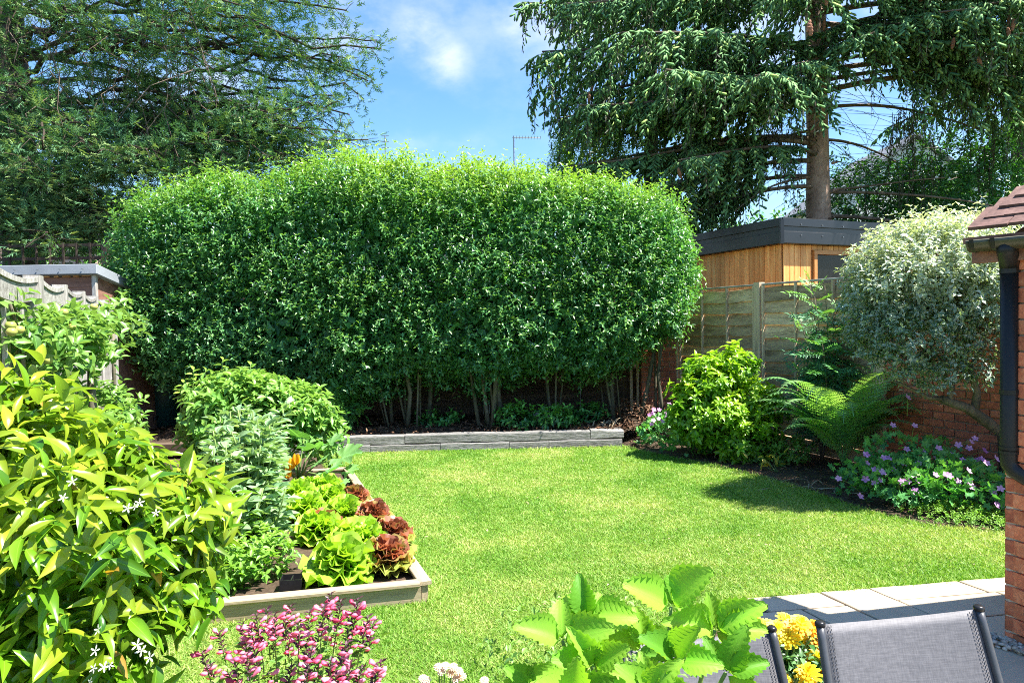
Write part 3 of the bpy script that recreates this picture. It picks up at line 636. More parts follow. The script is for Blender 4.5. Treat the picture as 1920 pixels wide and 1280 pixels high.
# ------------------------------------------------------------------ sleeper wall
sw = empty('sleeper_wall', SL0.lerp(SL1, .5), 'low wall of silvered timber sleepers between the lawn and the hedge', 'retaining wall')
def along(px, z, line=(SL0, SL1)):
    """point on the sleeper line seen at this picture column"""
    k = (px - 960) / F; a, b = line; d = b - a; t = (k * a.y - a.x) / (d.x - k * d.y); return a + d * t + Vector((0, 0, z))
back = Vector((-su.y, su.x, 0))
for a, b in ((420, 604), (604, 755), (755, 1105), (1105, 1168)):
    plank('sleeper', along(a, .155) + back * .06 + su * .004, along(b, .155) + back * .06 - su * .004, .115, .13, M['sleeper'], sw, jit=.003, bev=.012, seg=14, wav=.018)
for a, b in ((420, 690), (690, 822), (822, 952), (952, 1026), (1026, 1164)):
    plank('sleeper', along(a, .046) + back * .04 + su * .003, along(b, .046) + back * .04 - su * .003, .094, .13, M['sleeper'], sw, jit=.002, bev=.008, seg=12, wav=.01)
plank('sleeper', SL1 + Vector((-.05, .14, .10)), SL1 + Vector((.0, 1.3, .10)), .19, .1, M['sleeper'], sw, bev=.01, seg=6, wav=.01)
plank('sleeper', SLL + Vector((0, 0, .11)), along(415, .11) - su * .01, .16, .12, M['fence_dark'], sw, bev=.01, seg=8, wav=.02)

# ------------------------------------------------------------------ back fence and trellis
YB = 10.62
bf = empty('back_fence', (-1.8, YB, 0), 'dark shaded horizontal board fence standing behind the hedge', 'fence')
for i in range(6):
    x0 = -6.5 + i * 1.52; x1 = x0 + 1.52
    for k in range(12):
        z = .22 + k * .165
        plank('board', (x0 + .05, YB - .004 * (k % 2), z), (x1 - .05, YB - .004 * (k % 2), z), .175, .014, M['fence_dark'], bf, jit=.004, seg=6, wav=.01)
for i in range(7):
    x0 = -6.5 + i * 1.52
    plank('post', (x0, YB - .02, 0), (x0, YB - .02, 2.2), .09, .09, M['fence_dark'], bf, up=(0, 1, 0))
tr = empty('trellis', (-6.8, YB, 2.1), 'dark square lattice trellis rising above the shed roof', 'trellis')
def trz(py): return P(120, py, YB).z
for py in (461, 485, 509, 533): plank('slat', (-9.0, YB - .05, trz(py)), (P(208, 470, YB).x, YB - .05, trz(py)), .045, .022, M['trellis'], tr, bev=.002)
for px in range(-50, 200, 25): x = P(px, 490, YB).x; plank('slat', (x, YB - .075, trz(457)), (x, YB - .075, 2.1), .04, .02, M['trellis'], tr, up=(0, 1, 0), bev=.002)
x = P(203, 490, YB).x; plank('post', (x, YB - .06, 0), (x, YB - .06, trz(455)), .09, .09, M['trellis'], tr, up=(0, 1, 0))

# ------------------------------------------------------------------ bricks
def brick_mesh(l, h=.065, d=.1, mat=None, seed=0):
    r = random.Random(seed); V = []; c = .006
    for sx, ix in ((-1, 0), (-1, 1), (1, 1), (1, 0)):
        for (yy, zz) in ((-d/2, -h/2 + c), (-d/2, h/2 - c), (-d/2 + c, h/2), (d/2, h/2), (d/2, -h/2), (-d/2 + c, -h/2)):
            x = sx * (l / 2 - (0 if ix else 0)); x = sx * l / 2 if ix else sx * l / 2
            y = yy + (c if not ix and yy == -d/2 else 0)
            if not ix: x = sx * l / 2
            else: x = sx * (l / 2 - c)
            V.append((x + r.uniform(-1, 1) * .0015, y + (0 if not ix else r.uniform(0, 1) * .0015), zz + r.uniform(-1, 1) * .0015))
    Fs = [(a * 6 + k, a * 6 + (k + 1) % 6, (a + 1) * 6 + (k + 1) % 6, (a + 1) * 6 + k) for a in range(3) for k in range(6)] + [tuple(range(6))[::-1], tuple(18 + k for k in range(6))]
    return raw_mesh('brick', np.array(V), np.array([i for f in Fs for i in f]), np.array([len(f) for f in Fs]), None, None, mat, False)
def brick_face(root, a, u, n, length, z0, courses, mat, header=.0, first=0.0, jog=.112):
    """bricks laid along u from a, faces proud along n; alternate courses shift by half a brick"""
    full = [brick_mesh(.205, mat=mat, seed=k) for k in range(3)]; half = [brick_mesh(.098, mat=mat, seed=k + 7) for k in range(2)]
    Mx = Matrix((Vector(u), -Vector(n), Vector((0, 0, 1)))).transposed()
    for c in range(courses):
        z = z0 + c * .075 + .0375; x = first
        if c % 2: seq = [('h',)]
        else: seq = []
        while x < length - .05:
            hf = bool(seq) and x == first; l = .0985 if hf else .2055
            if x + l > length + .02: hf = True; l = .0985
            p = Vector(a) + Vector(u) * (x + l / 2) - Vector(n) * (.05 - .006 - random.uniform(0, .003)) + Vector((0, 0, z))
            link('brick', random.choice(half if hf else full), root, Matrix.Translation(p) @ (Mx @ Matrix.Rotation(random.gauss(0, .006), 3, 'Y')).to_4x4()); x += l + .0115
# garden wall on the border
W0 = Vector((3.84, 7.2, 0)); wu = Vector((.36, -.933, 0)).normalized(); wn = Vector((-wu.y * -1, wu.x * -1, 0)); wn = Vector((-.933, -.36, 0)).normalized()
gw = empty('brick_wall', W0 + wu * 1.2, 'old red brick garden wall behind the fern and the variegated tree', 'wall')
MB().box(W0 + wu * 1.6 - wn * .056 + Vector((0, 0, .97)), (3.3, .1, 1.94), Matrix((wu, -wn, Vector((0, 0, 1)))).transposed()).build('mortar', M['mortar_dark'], gw)
brick_face(gw, W0, wu, wn, 2.5, 0, 25, M['brick_dull'])
for k in range(5):
    plank('coping', W0 + wu * (.62 * k + .01) - wn * .05 + Vector((0, 0, 1.965)), W0 + wu * (.62 * k + .61) - wn * .05 + Vector((0, 0, 1.965)), .05, .26, M['brick_dull'], gw)
# brick pier in the corner
pr = empty('brick_pier', (2.25, 10.3, 0), 'dark red brick pier with a timber batten in the shaded corner of the fence', 'pier')
MB().box((2.25, 10.36, .97), (.62, .2, 1.94)).build('mortar', M['mortar_dark'], pr)
brick_face(pr, (1.94, 10.26, 0), (1, 0, 0), (0, -1, 0), .63, 0, 26, M['brick_dull'])
plank('batten', (2.2, 10.23, .05), (2.2, 10.23, 1.9), .03, .03, M['fence_post'], pr, up=(0, 1, 0))
for x_ in (1.88, 1.98): plank('batten', (x_ - .08, 10.36, .05), (x_ - .08, 10.36, 1.9), .045, .04, M['fence_post'], pr, up=(0, 1, 0))

# ------------------------------------------------------------------ right fence
fa, fb = Vector(P(1272, 600, 10.3)), Vector(P(1426, 600, 8.75)); fa.z = fb.z = 0; fu = (fb - fa).normalized(); fc = fb + fu * 1.76; fn = Vector((-fu.y, fu.x, 0)); 
if fn.x > 0: fn = -fn
rf = empty('lap_fence', fa.lerp(fc, .5), 'brown overlapping board fence panels between timber posts in front of the cabin', 'fence')
ZT = 2.03
for (a, b) in ((fa, fb), (fb, fc)):
    L_ = (b - a).length; a0 = a + fu * .06; b0 = b - fu * .06; nb = 12
    for k in range(nb):
        z = .24 + k * .151 ; off = fn * random.uniform(0, .008)
        o = plank('board', a0 + off + Vector((0, 0, z)), b0 + off + Vector((0, 0, z)), .172, .016, M['fence_brown'], rf, seg=12, wav=.022, jit=.003)
        o.matrix_basis = o.matrix_basis @ Matrix.Rotation(R(-9) , 4, 'X')
    plank('gravel_board', a0 + Vector((0, 0, .08)), b0 + Vector((0, 0, .08)), .15, .03, M['fence_brown'], rf)
    plank('capping', a0 + fn * .01 + Vector((0, 0, ZT)), b0 + fn * .01 + Vector((0, 0, ZT)), .022, .06, M['fence_grey'], rf)
    for q in (.012, .335, .665, .988):
        p = a0.lerp(b0, q) + fn * .032; plank('batten', p + Vector((0, 0, .16)), p + Vector((0, 0, ZT - .012)), .04, .024, M['fence_post'], rf, up=fn)
for p, h, w in ((fa, 1.98, .10), (fb, 2.06, .10), (fc, 2.0, .1)):
    plank('post', p + fn * .02 , p + fn * .02 + Vector((0, 0, h)), w, w, M['fence_post'], rf, up=fn, bev=.006)

# ------------------------------------------------------------------ left fence
A0 = Vector((-2.5, 3.3, 0)); lu = Vector((-.43, .905, 0)).normalized(); ln = Vector((.905, .43, 0)).normalized()
lf = empty('paling_fence', A0 + lu * 2.5, 'weathered grey paling fence with dipped tops along the left side', 'fence')
tt = [-2.1, -1.2, -.36, .85, 1.8, 2.75, 3.7, 4.65, 5.6, 6.45]
for i, t in enumerate(tt):
    p = A0 + lu * t + ln * .02; plank('post', p, p + Vector((0, 0, 1.93 if i < 9 else 1.9)), .085 if i != 3 else .11, .09, M['fence_grey'], lf, up=lu, bev=.005)
for t0, t1 in zip(tt[:-1], tt[1:]):
    L_ = t1 - t0 - .1; n = int(L_ / .1)
    for k in range(n):
        t = t0 + .05 + (k + .5) * L_ / n; s = (k + .5) / n; zt = 1.86 - .032 * math.sin(math.pi * s)
        p = A0 + lu * t - ln * (.0 if k % 2 else .022); plank('paling', p + Vector((0, 0, .08)), p + Vector((0, 0, zt)), .085, .014, M['fence_grey'], lf, up=lu, jit=.006)
    for off, zz, hh, th, nmv in ((.035, .0, .10, .022, 'top_rail'), (.02, .068, .028, .07, 'capping')):
        m = MB(); q = 10
        for k in range(q):
            s0, s1 = k / q, (k + 1) / q; f = lambda s: 1.835 + zz - .032 * math.sin(math.pi * s)
            m.bar(A0 + lu * (t0 + .05 + L_ * s0) + ln * off + Vector((0, 0, f(s0))), A0 + lu * (t0 + .05 + L_ * s1 + .002) + ln * off + Vector((0, 0, f(s1))), hh, th)
        m.build(nmv, M['fence_grey'], lf)
    for z in (.3, 1.0): plank('rail', A0 + lu * (t0 + .05) + ln * .02 + Vector((0, 0, z)), A0 + lu * (t1 - .05) + ln * .02 + Vector((0, 0, z)), .07, .03, M['fence_grey'], lf)
    for s in (.33, .67): p = A0 + lu * (t0 + (t1 - t0) * s) + ln * .03; plank('batten', p + Vector((0, 0, 1.04)), p + Vector((0, 0, 1.72)), .03, .02, M['fence_grey'], lf, up=lu)

# ------------------------------------------------------------------ shed
xs = P(180, 520, 8.3).x; ys = 8.3
sh = empty('garden_shed', (xs - 1, ys, 0), 'brown timber shed with a grey felt roof beyond the grey fence', 'shed')
zt = P(100, 497, ys).z; zb = P(100, 516, ys).z
MB().box((xs - 1.1, ys + .95, (zb - .02) / 2), (2.16, 1.86, zb - .02)).build('wall', M['shed_wood'], sh)
for k in range(17):
    z = zb - .03 - k * .125
    if z > .1: o = plank('board', (xs - 2.2, ys, z - .06), (xs - .03, ys, z - .06), .128, .016, M['shed_wood'], sh); o.matrix_basis = o.matrix_basis @ Matrix.Rotation(R(-4), 4, 'X')
plank('corner_post', (xs - .01, ys - .012, .05), (xs - .01, ys - .012, zb - .01), .05, .05, M['fence_grey'], sh, up=(0, 1, 0))
m = MB(); m.add([(xs - 2.4, ys - .08, zt), (xs + .06, ys - .08, zt), (xs + .04, ys + 2.0, zt - .42), (xs - 2.4, ys + 2.0, zt - .42), (xs - 2.4, ys - .10, zb), (xs + .07, ys - .10, zb), (xs + .05, ys + 2.0, zt - .54), (xs - 2.4, ys + 2.0, zt - .54)],
  [(0, 1, 2, 3), (0, 4, 5, 1), (1, 5, 6, 2), (3, 2, 6, 7), (0, 3, 7, 4), (4, 7, 6, 5)]).build('felt_roof', M['felt'], sh, bevel=.008)
for k in range(16): 
    x = xs - 1.9 + k * .12; link('timber_chip', MB().box((x, ys - .025, zb - .012), (random.uniform(.06, .11), .02, random.uniform(.015, .035))).build('timber_chip', M['shed_orange'], sh).data, sh) if False else MB().box((x, ys - .03, zb - .014), (random.uniform(.05, .1), .02, random.uniform(.012, .034))).build('batten_end', M['shed_orange'], sh)
for k in range(8): MB().tube([(xs - .1 - k * .27, ys - .10, zt - .06), (xs - .1 - k * .27, ys - .112, zt - .06)], .008, 6).build('nail_head', M['metal'], sh)

# ------------------------------------------------------------------ cabin
K = Vector(P(1466, 430, 10.0)); K.z = 0; cu = Vector((.92, .39, 0)).normalized(); cv = Vector((-.39, .92, 0)).normalized()
cb = empty('garden_cabin', K + cu * 2 + cv * 2, 'cedar clad garden cabin with a flat black roof behind the fence', 'cabin')
zt = P(1466, 413, 10).z; zb = P(1466, 456, 10).z; LU, LV = 4.2, 4.0; up = Vector((0, 0, 1)); zt2 = zt - .012
def quad(m, a, b, c, d): m.add([a, b, c, d], [(0, 1, 2, 3)])
def Kp(u, v, z): return K + cu * u + cv * v + up * z
m = MB(); m.box(Kp(LU / 2, LV / 2, (zt + zb) / 2), (LU, LV, zt - zb), Matrix((cu, cv, up)).transposed()); m.build('roof', M['fascia'], cb, bevel=.01)
for (a, b, n_) in ((Kp(0, -.012, 0), Kp(LU, -.012, 0), 'u'), (Kp(-.012, 0, 0), Kp(-.012, LV, 0), 'v')):
    plank('fascia_trim', a + up * (zt - .02), b + up * (zt - .02), .12, .02, M['fascia'], cb)
    plank('fascia_board', a + up * (zb + .09), b + up * (zb + .09), .17, .014, M['fascia'], cb)
MB().bar(Kp(-.02, -.02, zb - .01), Kp(-.02, -.02, zt + .01), .05, .05, (1, 0, 0)).build('corner_trim', M['fascia'], cb)
for k in range(9):
    for q in (0, .04):
        p = Kp(.35 + k * .42, -.024, zt - .05 - q * 4); MB().tube([p, p + cv * -.01], .008, 6).build('rivet', M['metal'], cb)
ins = .12; K2 = Kp(ins, ins, 0)
MB().box(K2 + cu * (LU / 2 - ins) + cv * (LV / 2 - ins) + up * (zb / 2 - .02), (LU - 2 * ins - .04, LV - 2 * ins - .04, zb - .04), Matrix((cu, cv, up)).transposed()).build('wall', M['shed_wood'], cb)
wu0 = None
wl_, wr_ = None, None
def cab_u(px, z=2.5):      # distance along the right face seen at a picture column
    k = (px - 960) / F; return (k * K2.y - K2.x) / (cu.x - k * cu.y)
U0, U1 = cab_u(1528), cab_u(1640); ZW0, ZW1 = 1.75, P(1560, 476, 10.4).z
k = 0; x = .0
while x < LU - 2 * ins - .1:
    w = .112; p = K2 + cu * (x + w / 2) - cv * .014
    if U0 - .06 < x + w / 2 < U1 + .06:
        plank('board', p + up * (ZW1 + .06), p + up * (zb - .004), w - .008, .02, M['cedar'], cb, up=cu)
        plank('board', p + up * .05, p + up * (ZW0 - .06), w - .008, .02, M['cedar'], cb, up=cu)
    else: plank('board', p + up * .05, p + up * (zb - .004), w - .008, .02, M['cedar'], cb, up=cu)
    x += w
x = .0
while x < LV - 2 * ins - .1:
    w = .112; p = K2 + cv * (x + w / 2) - cu * .014; plank('board', p + up * .05, p + up * (zb - .004), w - .008, .02, M['cedar'], cb, up=cv); x += w
wf = MB(); c0 = K2 - cv * .03
wf.bar(c0 + cu * (U0 - .03) + up * (ZW0 - .05), c0 + cu * (U0 - .03) + up * (ZW1 + .05), .06, .06, cu); wf.bar(c0 + cu * (U1 + .03) + up * (ZW0 - .05), c0 + cu * (U1 + .03) + up * (ZW1 + .05), .06, .06, cu)
wf.bar(c0 + cu * U0 + up * (ZW1 + .025), c0 + cu * U1 + up * (ZW1 + .025), .06, .058); wf.bar(c0 + cu * U0 + up * (ZW0 - .025), c0 + cu * U1 + up * (ZW0 - .025), .06, .058)
win = wf.build('window', M['cedar_trim'], cb)
MB().box(c0 + cu * (U0 + U1) / 2 + cv * .02 + up * (ZW0 + ZW1) / 2, (U1 - U0, .006, ZW1 - ZW0), Matrix((cu, cv, up)).transposed()).build('pane', M['glass'], win)
for q in range(12):
    z = ZW0 + .04 + q * .035; MB().box(c0 + cu * (U0 + U1) / 2 + cv * .032 + up * z, (U1 - U0 - .02, .004, .012), Matrix((cu, cv, up)).transposed()).build('blind_slat', M['blind'], win)
MB().box(Kp(-.03, 2.55, 2.15), (.08, .25, .35), Matrix((cu, cv, up)).transposed()).build('meter_box', M['metal'], cb, bevel=.01)

# ------------------------------------------------------------------ patio
pat = sheet('patio', [g2(1395, 1131), g2(1885, 1087), (4.6, 4.25), (4.6, .3), (1.0, .3), (1.0, 2.2)], .004, M['grout'])
PO = Vector(G(1627, 1108)); pa = Vector((.99, .146, 0)); pb = Vector((.36, -.933, 0))
slabs = [(-.76, -.31, 0, .2), (-.31, 0, 0, .47), (0, .58, 0, .19), (.58, 1.05, 0, .19), (1.05, 1.6, 0, .19), (-1.0, -.58, .2, .47), (-.58, -.31, .2, .47), (0, .62, .19, .47), (.62, 1.28, .19, .62), (1.28, 1.9, .19, .62)]
t = .47
for r_, hgt in enumerate((.30, .45, .3, .45, .3, .45, .45)):
    x = -1.25 - .12 * (r_ % 3) - t * .3
    while x < 1.9:
        w = (.6, .45, .6, .3)[(r_ + int(x * 3)) % 4]; tt0 = t + (.15 if .5 < x + w / 2 < 2 and r_ == 0 else 0)
        slabs.append((x, x + w, tt0, t + hgt)); x += w
    t += hgt
for (s0, s1, t0, t1) in slabs:
    j = .006; c = [PO + pa * s + pb * q for s, q in ((s0 + j, t0 + j), (s1 - j, t0 + j), (s1 - j, t1 - j), (s0 + j, t1 - j))]
    if abs(t1 - t0) < .05: continue
    z = .022 + random.uniform(-.0015, .0015); cc = sum(c, Vector()) / 4
    V = []
    ring = []
    for a_, b_ in zip(c, c[1:] + c[:1]):
        for q in range(4): p = a_.lerp(b_, q / 4); ring.append(p + (cc - p).normalized() * random.uniform(0, .004))
    n = len(ring); V = [(p.x, p.y, .005) for p in ring] + [(p.x, p.y, z - .004) for p in ring] + [tuple((p + (cc - p).normalized() * .005).to_tuple()[:2]) + (z,) for p in ring]
    Fs = [(i, (i + 1) % n, n + (i + 1) % n, n + i) for i in range(n)] + [(n + i, n + (i + 1) % n, 2 * n + (i + 1) % n, 2 * n + i) for i in range(n)] + [tuple(range(2 * n, 3 * n))]
    if Vector(V[1]).lerp(Vector(V[0]), .5).length and (c[1] - c[0]).cross(c[2] - c[1]).z < 0: Fs = [f[::-1] for f in Fs]
    MB().add(V, Fs).build('slab', M['slab'], pat)

# ------------------------------------------------------------------ house corner
C = Vector(G(1884, 1209)); hu = Vector((.6, -.8, 0)); hn = Vector((-.8, -.6, 0)); HM = Matrix((hu, -hn, up)).transposed()
hs = empty('brick_house', C + hu * .6, 'corner of a red brick house with tiled eave, black gutter and downpipe', 'house')
ev = Vector((.98, .2, 0)).normalized(); ez = lambda p, z: (p.x, p.y, z)
def prism(pts, z0, z1): 
    n = len(pts); return MB().add([ez(p, z0) for p in pts] + [ez(p, z1) for p in pts], [tuple(range(n))[::-1], tuple(range(n, 2 * n))] + [(k, (k + 1) % n, n + (k + 1) % n, n + k) for k in range(n)])
Ci = C - hn * .001 + hu * .004
prism([Ci, Ci + hu * 1.6, Ci + hu * 1.6 + ev * 1.6, Ci + ev * 1.6], 0, 1.86).build('wall', M['mortar'], hs)
brick_face(hs, C, hu, hn, .75, .0, 25, M['brick'])
en = Vector((-ev.y, ev.x, 0)); brick_face(hs, C + ev * .01, ev, en, .5, .0, 25, M['brick'])
zg = P(1812, 452, 3.28).z
MB().box(C + hu * .85 + hn * .02 + up * (1.90), (1.95, .06, .10), HM).build('soffit_board', M['shed_wood'], hs)
gl = C + hn * .1 - hu * .115
def gutter(a, b, r, z):
    V, Fs = [], []; n = 10
    for e, p in enumerate((a, b)):
        for rr in (r, r - .004):
            for k in range(n + 1):
                an = math.pi * k / n; V.append(p + hn * math.cos(an) * rr + up * (z - math.sin(an) * rr))
    q = n + 1
    for k in range(n):
        Fs += [(k, k + 1, 2 * q + k + 1, 2 * q + k), (q + k + 1, q + k, 3 * q + k, 3 * q + k + 1)]
    Fs += [(0, 2 * q, 3 * q, q), (n, q + n, 3 * q + n, 2 * q + n)]
    Fs += [tuple(range(0, q)), ]
    return V, Fs
V, Fs = gutter(gl, gl + hu * 1.7, .054, zg); g = MB().add(V, Fs).build('gutter', M['gutter_dull'], hs, True)
for s in (.015, .10, .27, .45, .75):
    V, Fs = gutter(gl + hu * s, gl + hu * (s + .018), .059, zg + .002); MB().add(V, Fs[:-1]).build('gutter_bracket', M['gutter'], g)
pc = Vector(P(1893, 600, 3.24)); pc.z = 0
x_ = gl + hu * .15
MB().tube([x_ + up * (zg - .03), x_ + up * (zg - .055), (x_ * .3 + pc * .7) * 1 + up * (zg - .09), pc + up * (zg - .13)], [.045, .04, .042, .04], 14).build('gutter_outlet', M['gutter'], hs, True)
zbend = P(1895, 868, 3.24).z
dp = MB().tube([pc + up * (zg - .12), pc + up * (zbend + .02), pc + up * zbend, pc + hu * .02 + up * (zbend - .03), pc + hu * .09 + up * (zbend - .07), pc + hu * .30 + up * (zbend - .19)], .038, 16).build('downpipe', M['gutter'], hs, True)
for z in (zg - .16, zbend + .33, zbend + .06, P(1890, 850, 3.24).z): MB().tube([pc + up * z, pc + up * (z + .022)], .0415, 16).build('pipe_collar', M['gutter'], dp, False)
MB().bar(pc + up * (zbend + .341), pc - hn * .09 + up * (zbend + .341), .02, .05).build('pipe_bracket', M['gutter'], dp)
sl = R(33); rt = (-hn * math.cos(sl) + up * math.sin(sl))        # up the slope
rn = (hn * math.sin(sl) + up * math.cos(sl))
tm_ = {}
for c in range(5):
    for k in range(7):
        a = C - hu * (.045 - .039 * c + (.0 if c % 2 else .0)) + hu * .168 * (k - (.0 if k == 0 or c % 2 == 0 else .5)) + hn * .075 + up * (zg + .035) + rt * (.098 * c) + rn * (.0 + .001 * k)
        b = a + rt * .26; mid = (a + b) / 2; tl = Matrix((hu, rt, rn)).transposed() @ Matrix.Rotation(R(-6.5), 3, 'X') @ Matrix.Rotation(random.gauss(0, .012), 3, 'Z')
        MB().box((0, 0, 0), (.163, .26, .016)).add([], [])
        if 'me' not in tm_:
            o = MB().box((0, 0, 0), (.163, .265, .017)).build('roof_tile', M['tile'], hs, loc=(0, 0, 0)); tm_['me'] = o.data; bpy.data.objects.remove(o)
        link('roof_tile', tm_['me'], hs, Matrix.Translation(mid + rn * random.uniform(.012, .018)) @ tl.to_4x4())
MB().box(C - hu * .1 + hu * .9 + hn * .06 + up * (zg + .006) , (1.9, .05, .03), HM).build('eave_batten', M['shed_wood'], hs)
q0 = C + hu * .02 + hn * .06; q1 = q0 + hu * 1.7; ra = ev * .42; rz_ = .904 * .42 * math.tan(sl)
MB().add([ez(q0, zg + .0), ez(q1, zg + .0), ez(q1 + ra, zg + .0 + rz_), ez(q0 + ra, zg + .0 + rz_), ez(q0, zg - .03), ez(q1, zg - .03), ez(q1 + ra, zg - .03 + rz_), ez(q0 + ra, zg - .03 + rz_)], [(0, 1, 2, 3), (7, 6, 5, 4), (0, 4, 5, 1), (1, 5, 6, 2), (2, 6, 7, 3), (3, 7, 4, 0)]).build('roof_deck', M['shed_wood'], hs)
def pebbles():
    V0 = []; 
    ico = [(0, 0, 1), (.894, 0, .447), (.276, .851, .447), (-.724, .526, .447), (-.724, -.526, .447), (.276, -.851, .447), (.724, .526, -.447), (-.276, .851, -.447), (-.894, 0, -.447), (-.276, -.851, -.447), (.724, -.526, -.447), (0, 0, -1)]
    fc = [(0,1,2),(0,2,3),(0,3,4),(0,4,5),(0,5,1),(1,6,2),(2,7,3),(3,8,4),(4,9,5),(5,10,1),(2,6,7),(3,7,8),(4,8,9),(5,9,10),(1,10,6),(6,11,7),(7,11,8),(8,11,9),(9,11,10),(10,11,6)]
    tm = Tm(ico, fc); n = 620; s = rng.uniform(-.08, 1.1, n); q = rng.uniform(.0, .11, n) + .005
    base = np.array(C)[None, :] + s[:, None] * np.array(hu) + q[:, None] * np.array(hn); base[:, 2] = .026 + rng.uniform(0, .02, n)
    Rm = frames(rand_unit(n) * [1, 1, .2], np.array([0, 0, 1.]) + rng.normal(size=(n, 3)) * .2); sc = np.stack([rng.uniform(.009, .018, n), rng.uniform(.012, .022, n), rng.uniform(.006, .012, n)], 1)
    o = link('gravel', merged('gravel', [tm], base, Rm * sc[:, None, :], np.zeros(n, int), np.zeros(n), M['pebble'], (0, 0, 0)), loc=(0, 0, 0)); tag(o, 'pale rounded pebbles along the foot of the brick house corner', 'gravel', kind='stuff')
pebbles()

# ------------------------------------------------------------------ raised bed in front
B = [Vector((x, y, 0)) for x, y in BED]
rb = empty('raised_bed', (B[0] + B[2]) / 2, 'pale timber raised vegetable bed on the lawn, full of lettuces', 'planter')
for i in range(4):
    a, b = B[i], B[(i + 1) % 4]; d = (b - a).normalized(); nn = Vector((d.y, -d.x, 0))
    plank('plank', a - d * (.0 if i else -.03) + up * .052, b + up * .052 - d * .022, .108, .036, M['bed_wood'], rb, bev=.004)
    plank('capping', a - d * .016 + up * .117, b + d * (-.03 if i % 2 == 0 else .016) + up * .117, .022, .075, M['bed_wood'], rb, bev=.004)
for p in (B[0], B[1] + Vector((-.03, .05, 0)), B[2], B[3]): plank('corner_post', p + up * .002 + Vector((.01, 0, 0)), p + up * .104 + Vector((.01, 0, 0)), .05, .042, M['bed_wood'], rb, up=(0, 1, 0))
def bed_soil():
    m = MB(); n = 24; V = []
    for j in range(n + 1):
        for i in range(n + 1):
            p = B[0].lerp(B[1], .015 + .97 * i / n).lerp(B[3].lerp(B[2], .015 + .97 * i / n), .01 + .98 * j / n); V.append((p.x, p.y, .075 + .018 * mnoise.noise((p.x * 5, p.y * 5, 2)) + .008 * mnoise.noise((p.x * 22, p.y * 22, 4))))
    m.add(V, [(j * (n + 1) + i, j * (n + 1) + i + 1, (j + 1) * (n + 1) + i + 1, (j + 1) * (n + 1) + i) for j in range(n) for i in range(n)]); m.build('soil', M['soil'], rb, True)
bed_soil()

# ------------------------------------------------------------------ things far behind
hw = empty('white_house', P(1600, 340, 32), 'white rendered house with slate roof glimpsed behind the spruce trunk', 'house')
def gable(root, px0, px1, ytop, yeave, d, wm, rm, depth=6):
    x0, x1 = P(px0, 0, d).x, P(px1, 0, d).x; ze = P(px0, yeave, d).z; zr = P(px0, ytop, d).z; xm = (x0 + x1) / 2
    m = MB(); m.add([(x0, d, 0), (x1, d, 0), (x1, d, ze), (xm, d, zr), (x0, d, ze), (x0, d + depth, 0), (x1, d + depth, 0), (x1, d + depth, ze), (xm, d + depth, zr), (x0, d + depth, ze)], [(0, 1, 2, 3, 4), (9, 8, 7, 6, 5), (0, 4, 9, 5), (1, 6, 7, 2)]).build('wall', wm, root)
    for s, xe in ((-1, x0), (1, x1)):
        m = MB(); e = Vector((xe + s * .3, d - .25, ze - .2)); r_ = Vector((xm, d - .25, zr + .08)); bk = Vector((0, depth + .4, 0)); th = Vector((0, 0, .14))
        m.add([e, r_, r_ + bk, e + bk, e + th, r_ + th, r_ + bk + th, e + bk + th], [(3, 2, 1, 0), (4, 5, 6, 7), (0, 1, 5, 4), (1, 2, 6, 5), (2, 3, 7, 6), (3, 0, 4, 7)]).build('roof', rm, root)
    for q in (.3, .62):
        wx = x0 + (x1 - x0) * q; f = MB().box((wx, d - .05, ze * .72), (1.1, .1, 1.2)).build('window', M['white_wall'], root); MB().box((wx, d - .105, ze * .72), (.9, .02, 1.0)).build('pane', M['glass'], f)
gable(hw, 1570, 1860, 262, 372, 32, M['white_wall'], M['slate'])
hp = empty('pink_house', P(100, 480, 24), 'pinkish brick house glimpsed through the trellis beyond the cypress', 'house')
gable(hp, -330, 160, 300, 452, 24, M['pink_wall'], M['slate'])
hr = empty('roofed_house', P(860, 500, 45), 'house behind the hedge that carries the television aerials', 'house')
gable(hr, 660, 1010, 318, 420, 45, M['white_wall'], M['slate'])
def aerial(px, ytop, d, label, arms):
    a = P(px, ytop, d); r = empty('television_aerial', (a.x, a.y, 0), label, 'aerial', 'television aerials'); MB().tube([(a.x, a.y, 8.2), a], .05, 6).build('mast', M['metal'], r)
    if arms:
        e = P(px + 50, ytop + 1, d); MB().tube([a + Vector((-.1, 0, -.1)), e + Vector((0, 0, -.1))], .03, 5).build('boom', M['metal'], r)
        for k in range(9): p = a.lerp(e, .1 + .9 * k / 8) + Vector((0, 0, -.1)); MB().tube([p + Vector((0, -.4, 0)), p + Vector((0, .4, 0))], .022, 4).build('element', M['metal'], r)
    else:
        for z in (0, -.4, -.8): MB().tube([a + Vector((-.25, 0, z)), a + Vector((.25, 0, z))], .03, 4).build('element', M['metal'], r)
aerial(963, 255, 46, 'television aerial with a long arm on a mast above the hedge middle', True)
aerial(722, 255, 46.5, 'small plain aerial mast poking above the hedge near the cypress tips', False)
wb = empty('water_butt', P(312, 800, 9.85), 'dark green water butt standing between the hedge and the back fence', 'water butt')
bp_ = Vector(P(312, 800, 9.85)); bp_.z = .16
MB().tube([bp_, bp_ + up * .5, bp_ + up * 1.0, bp_ + up * 1.12], [.21, .25, .24, .225], 20).build('barrel', M['butt'], wb, True)
MB().tube([bp_ + up * 1.12, bp_ + up * 1.15, bp_ + up * 1.17], [.25, .25, .2], 20).build('lid', M['butt'], wb)
MB().tube([bp_ + Vector((0, -.22, .2)), bp_ + Vector((0, -.31, .2)), bp_ + Vector((0, -.32, .16))], .015, 8).build('tap', M['tray'], wb)
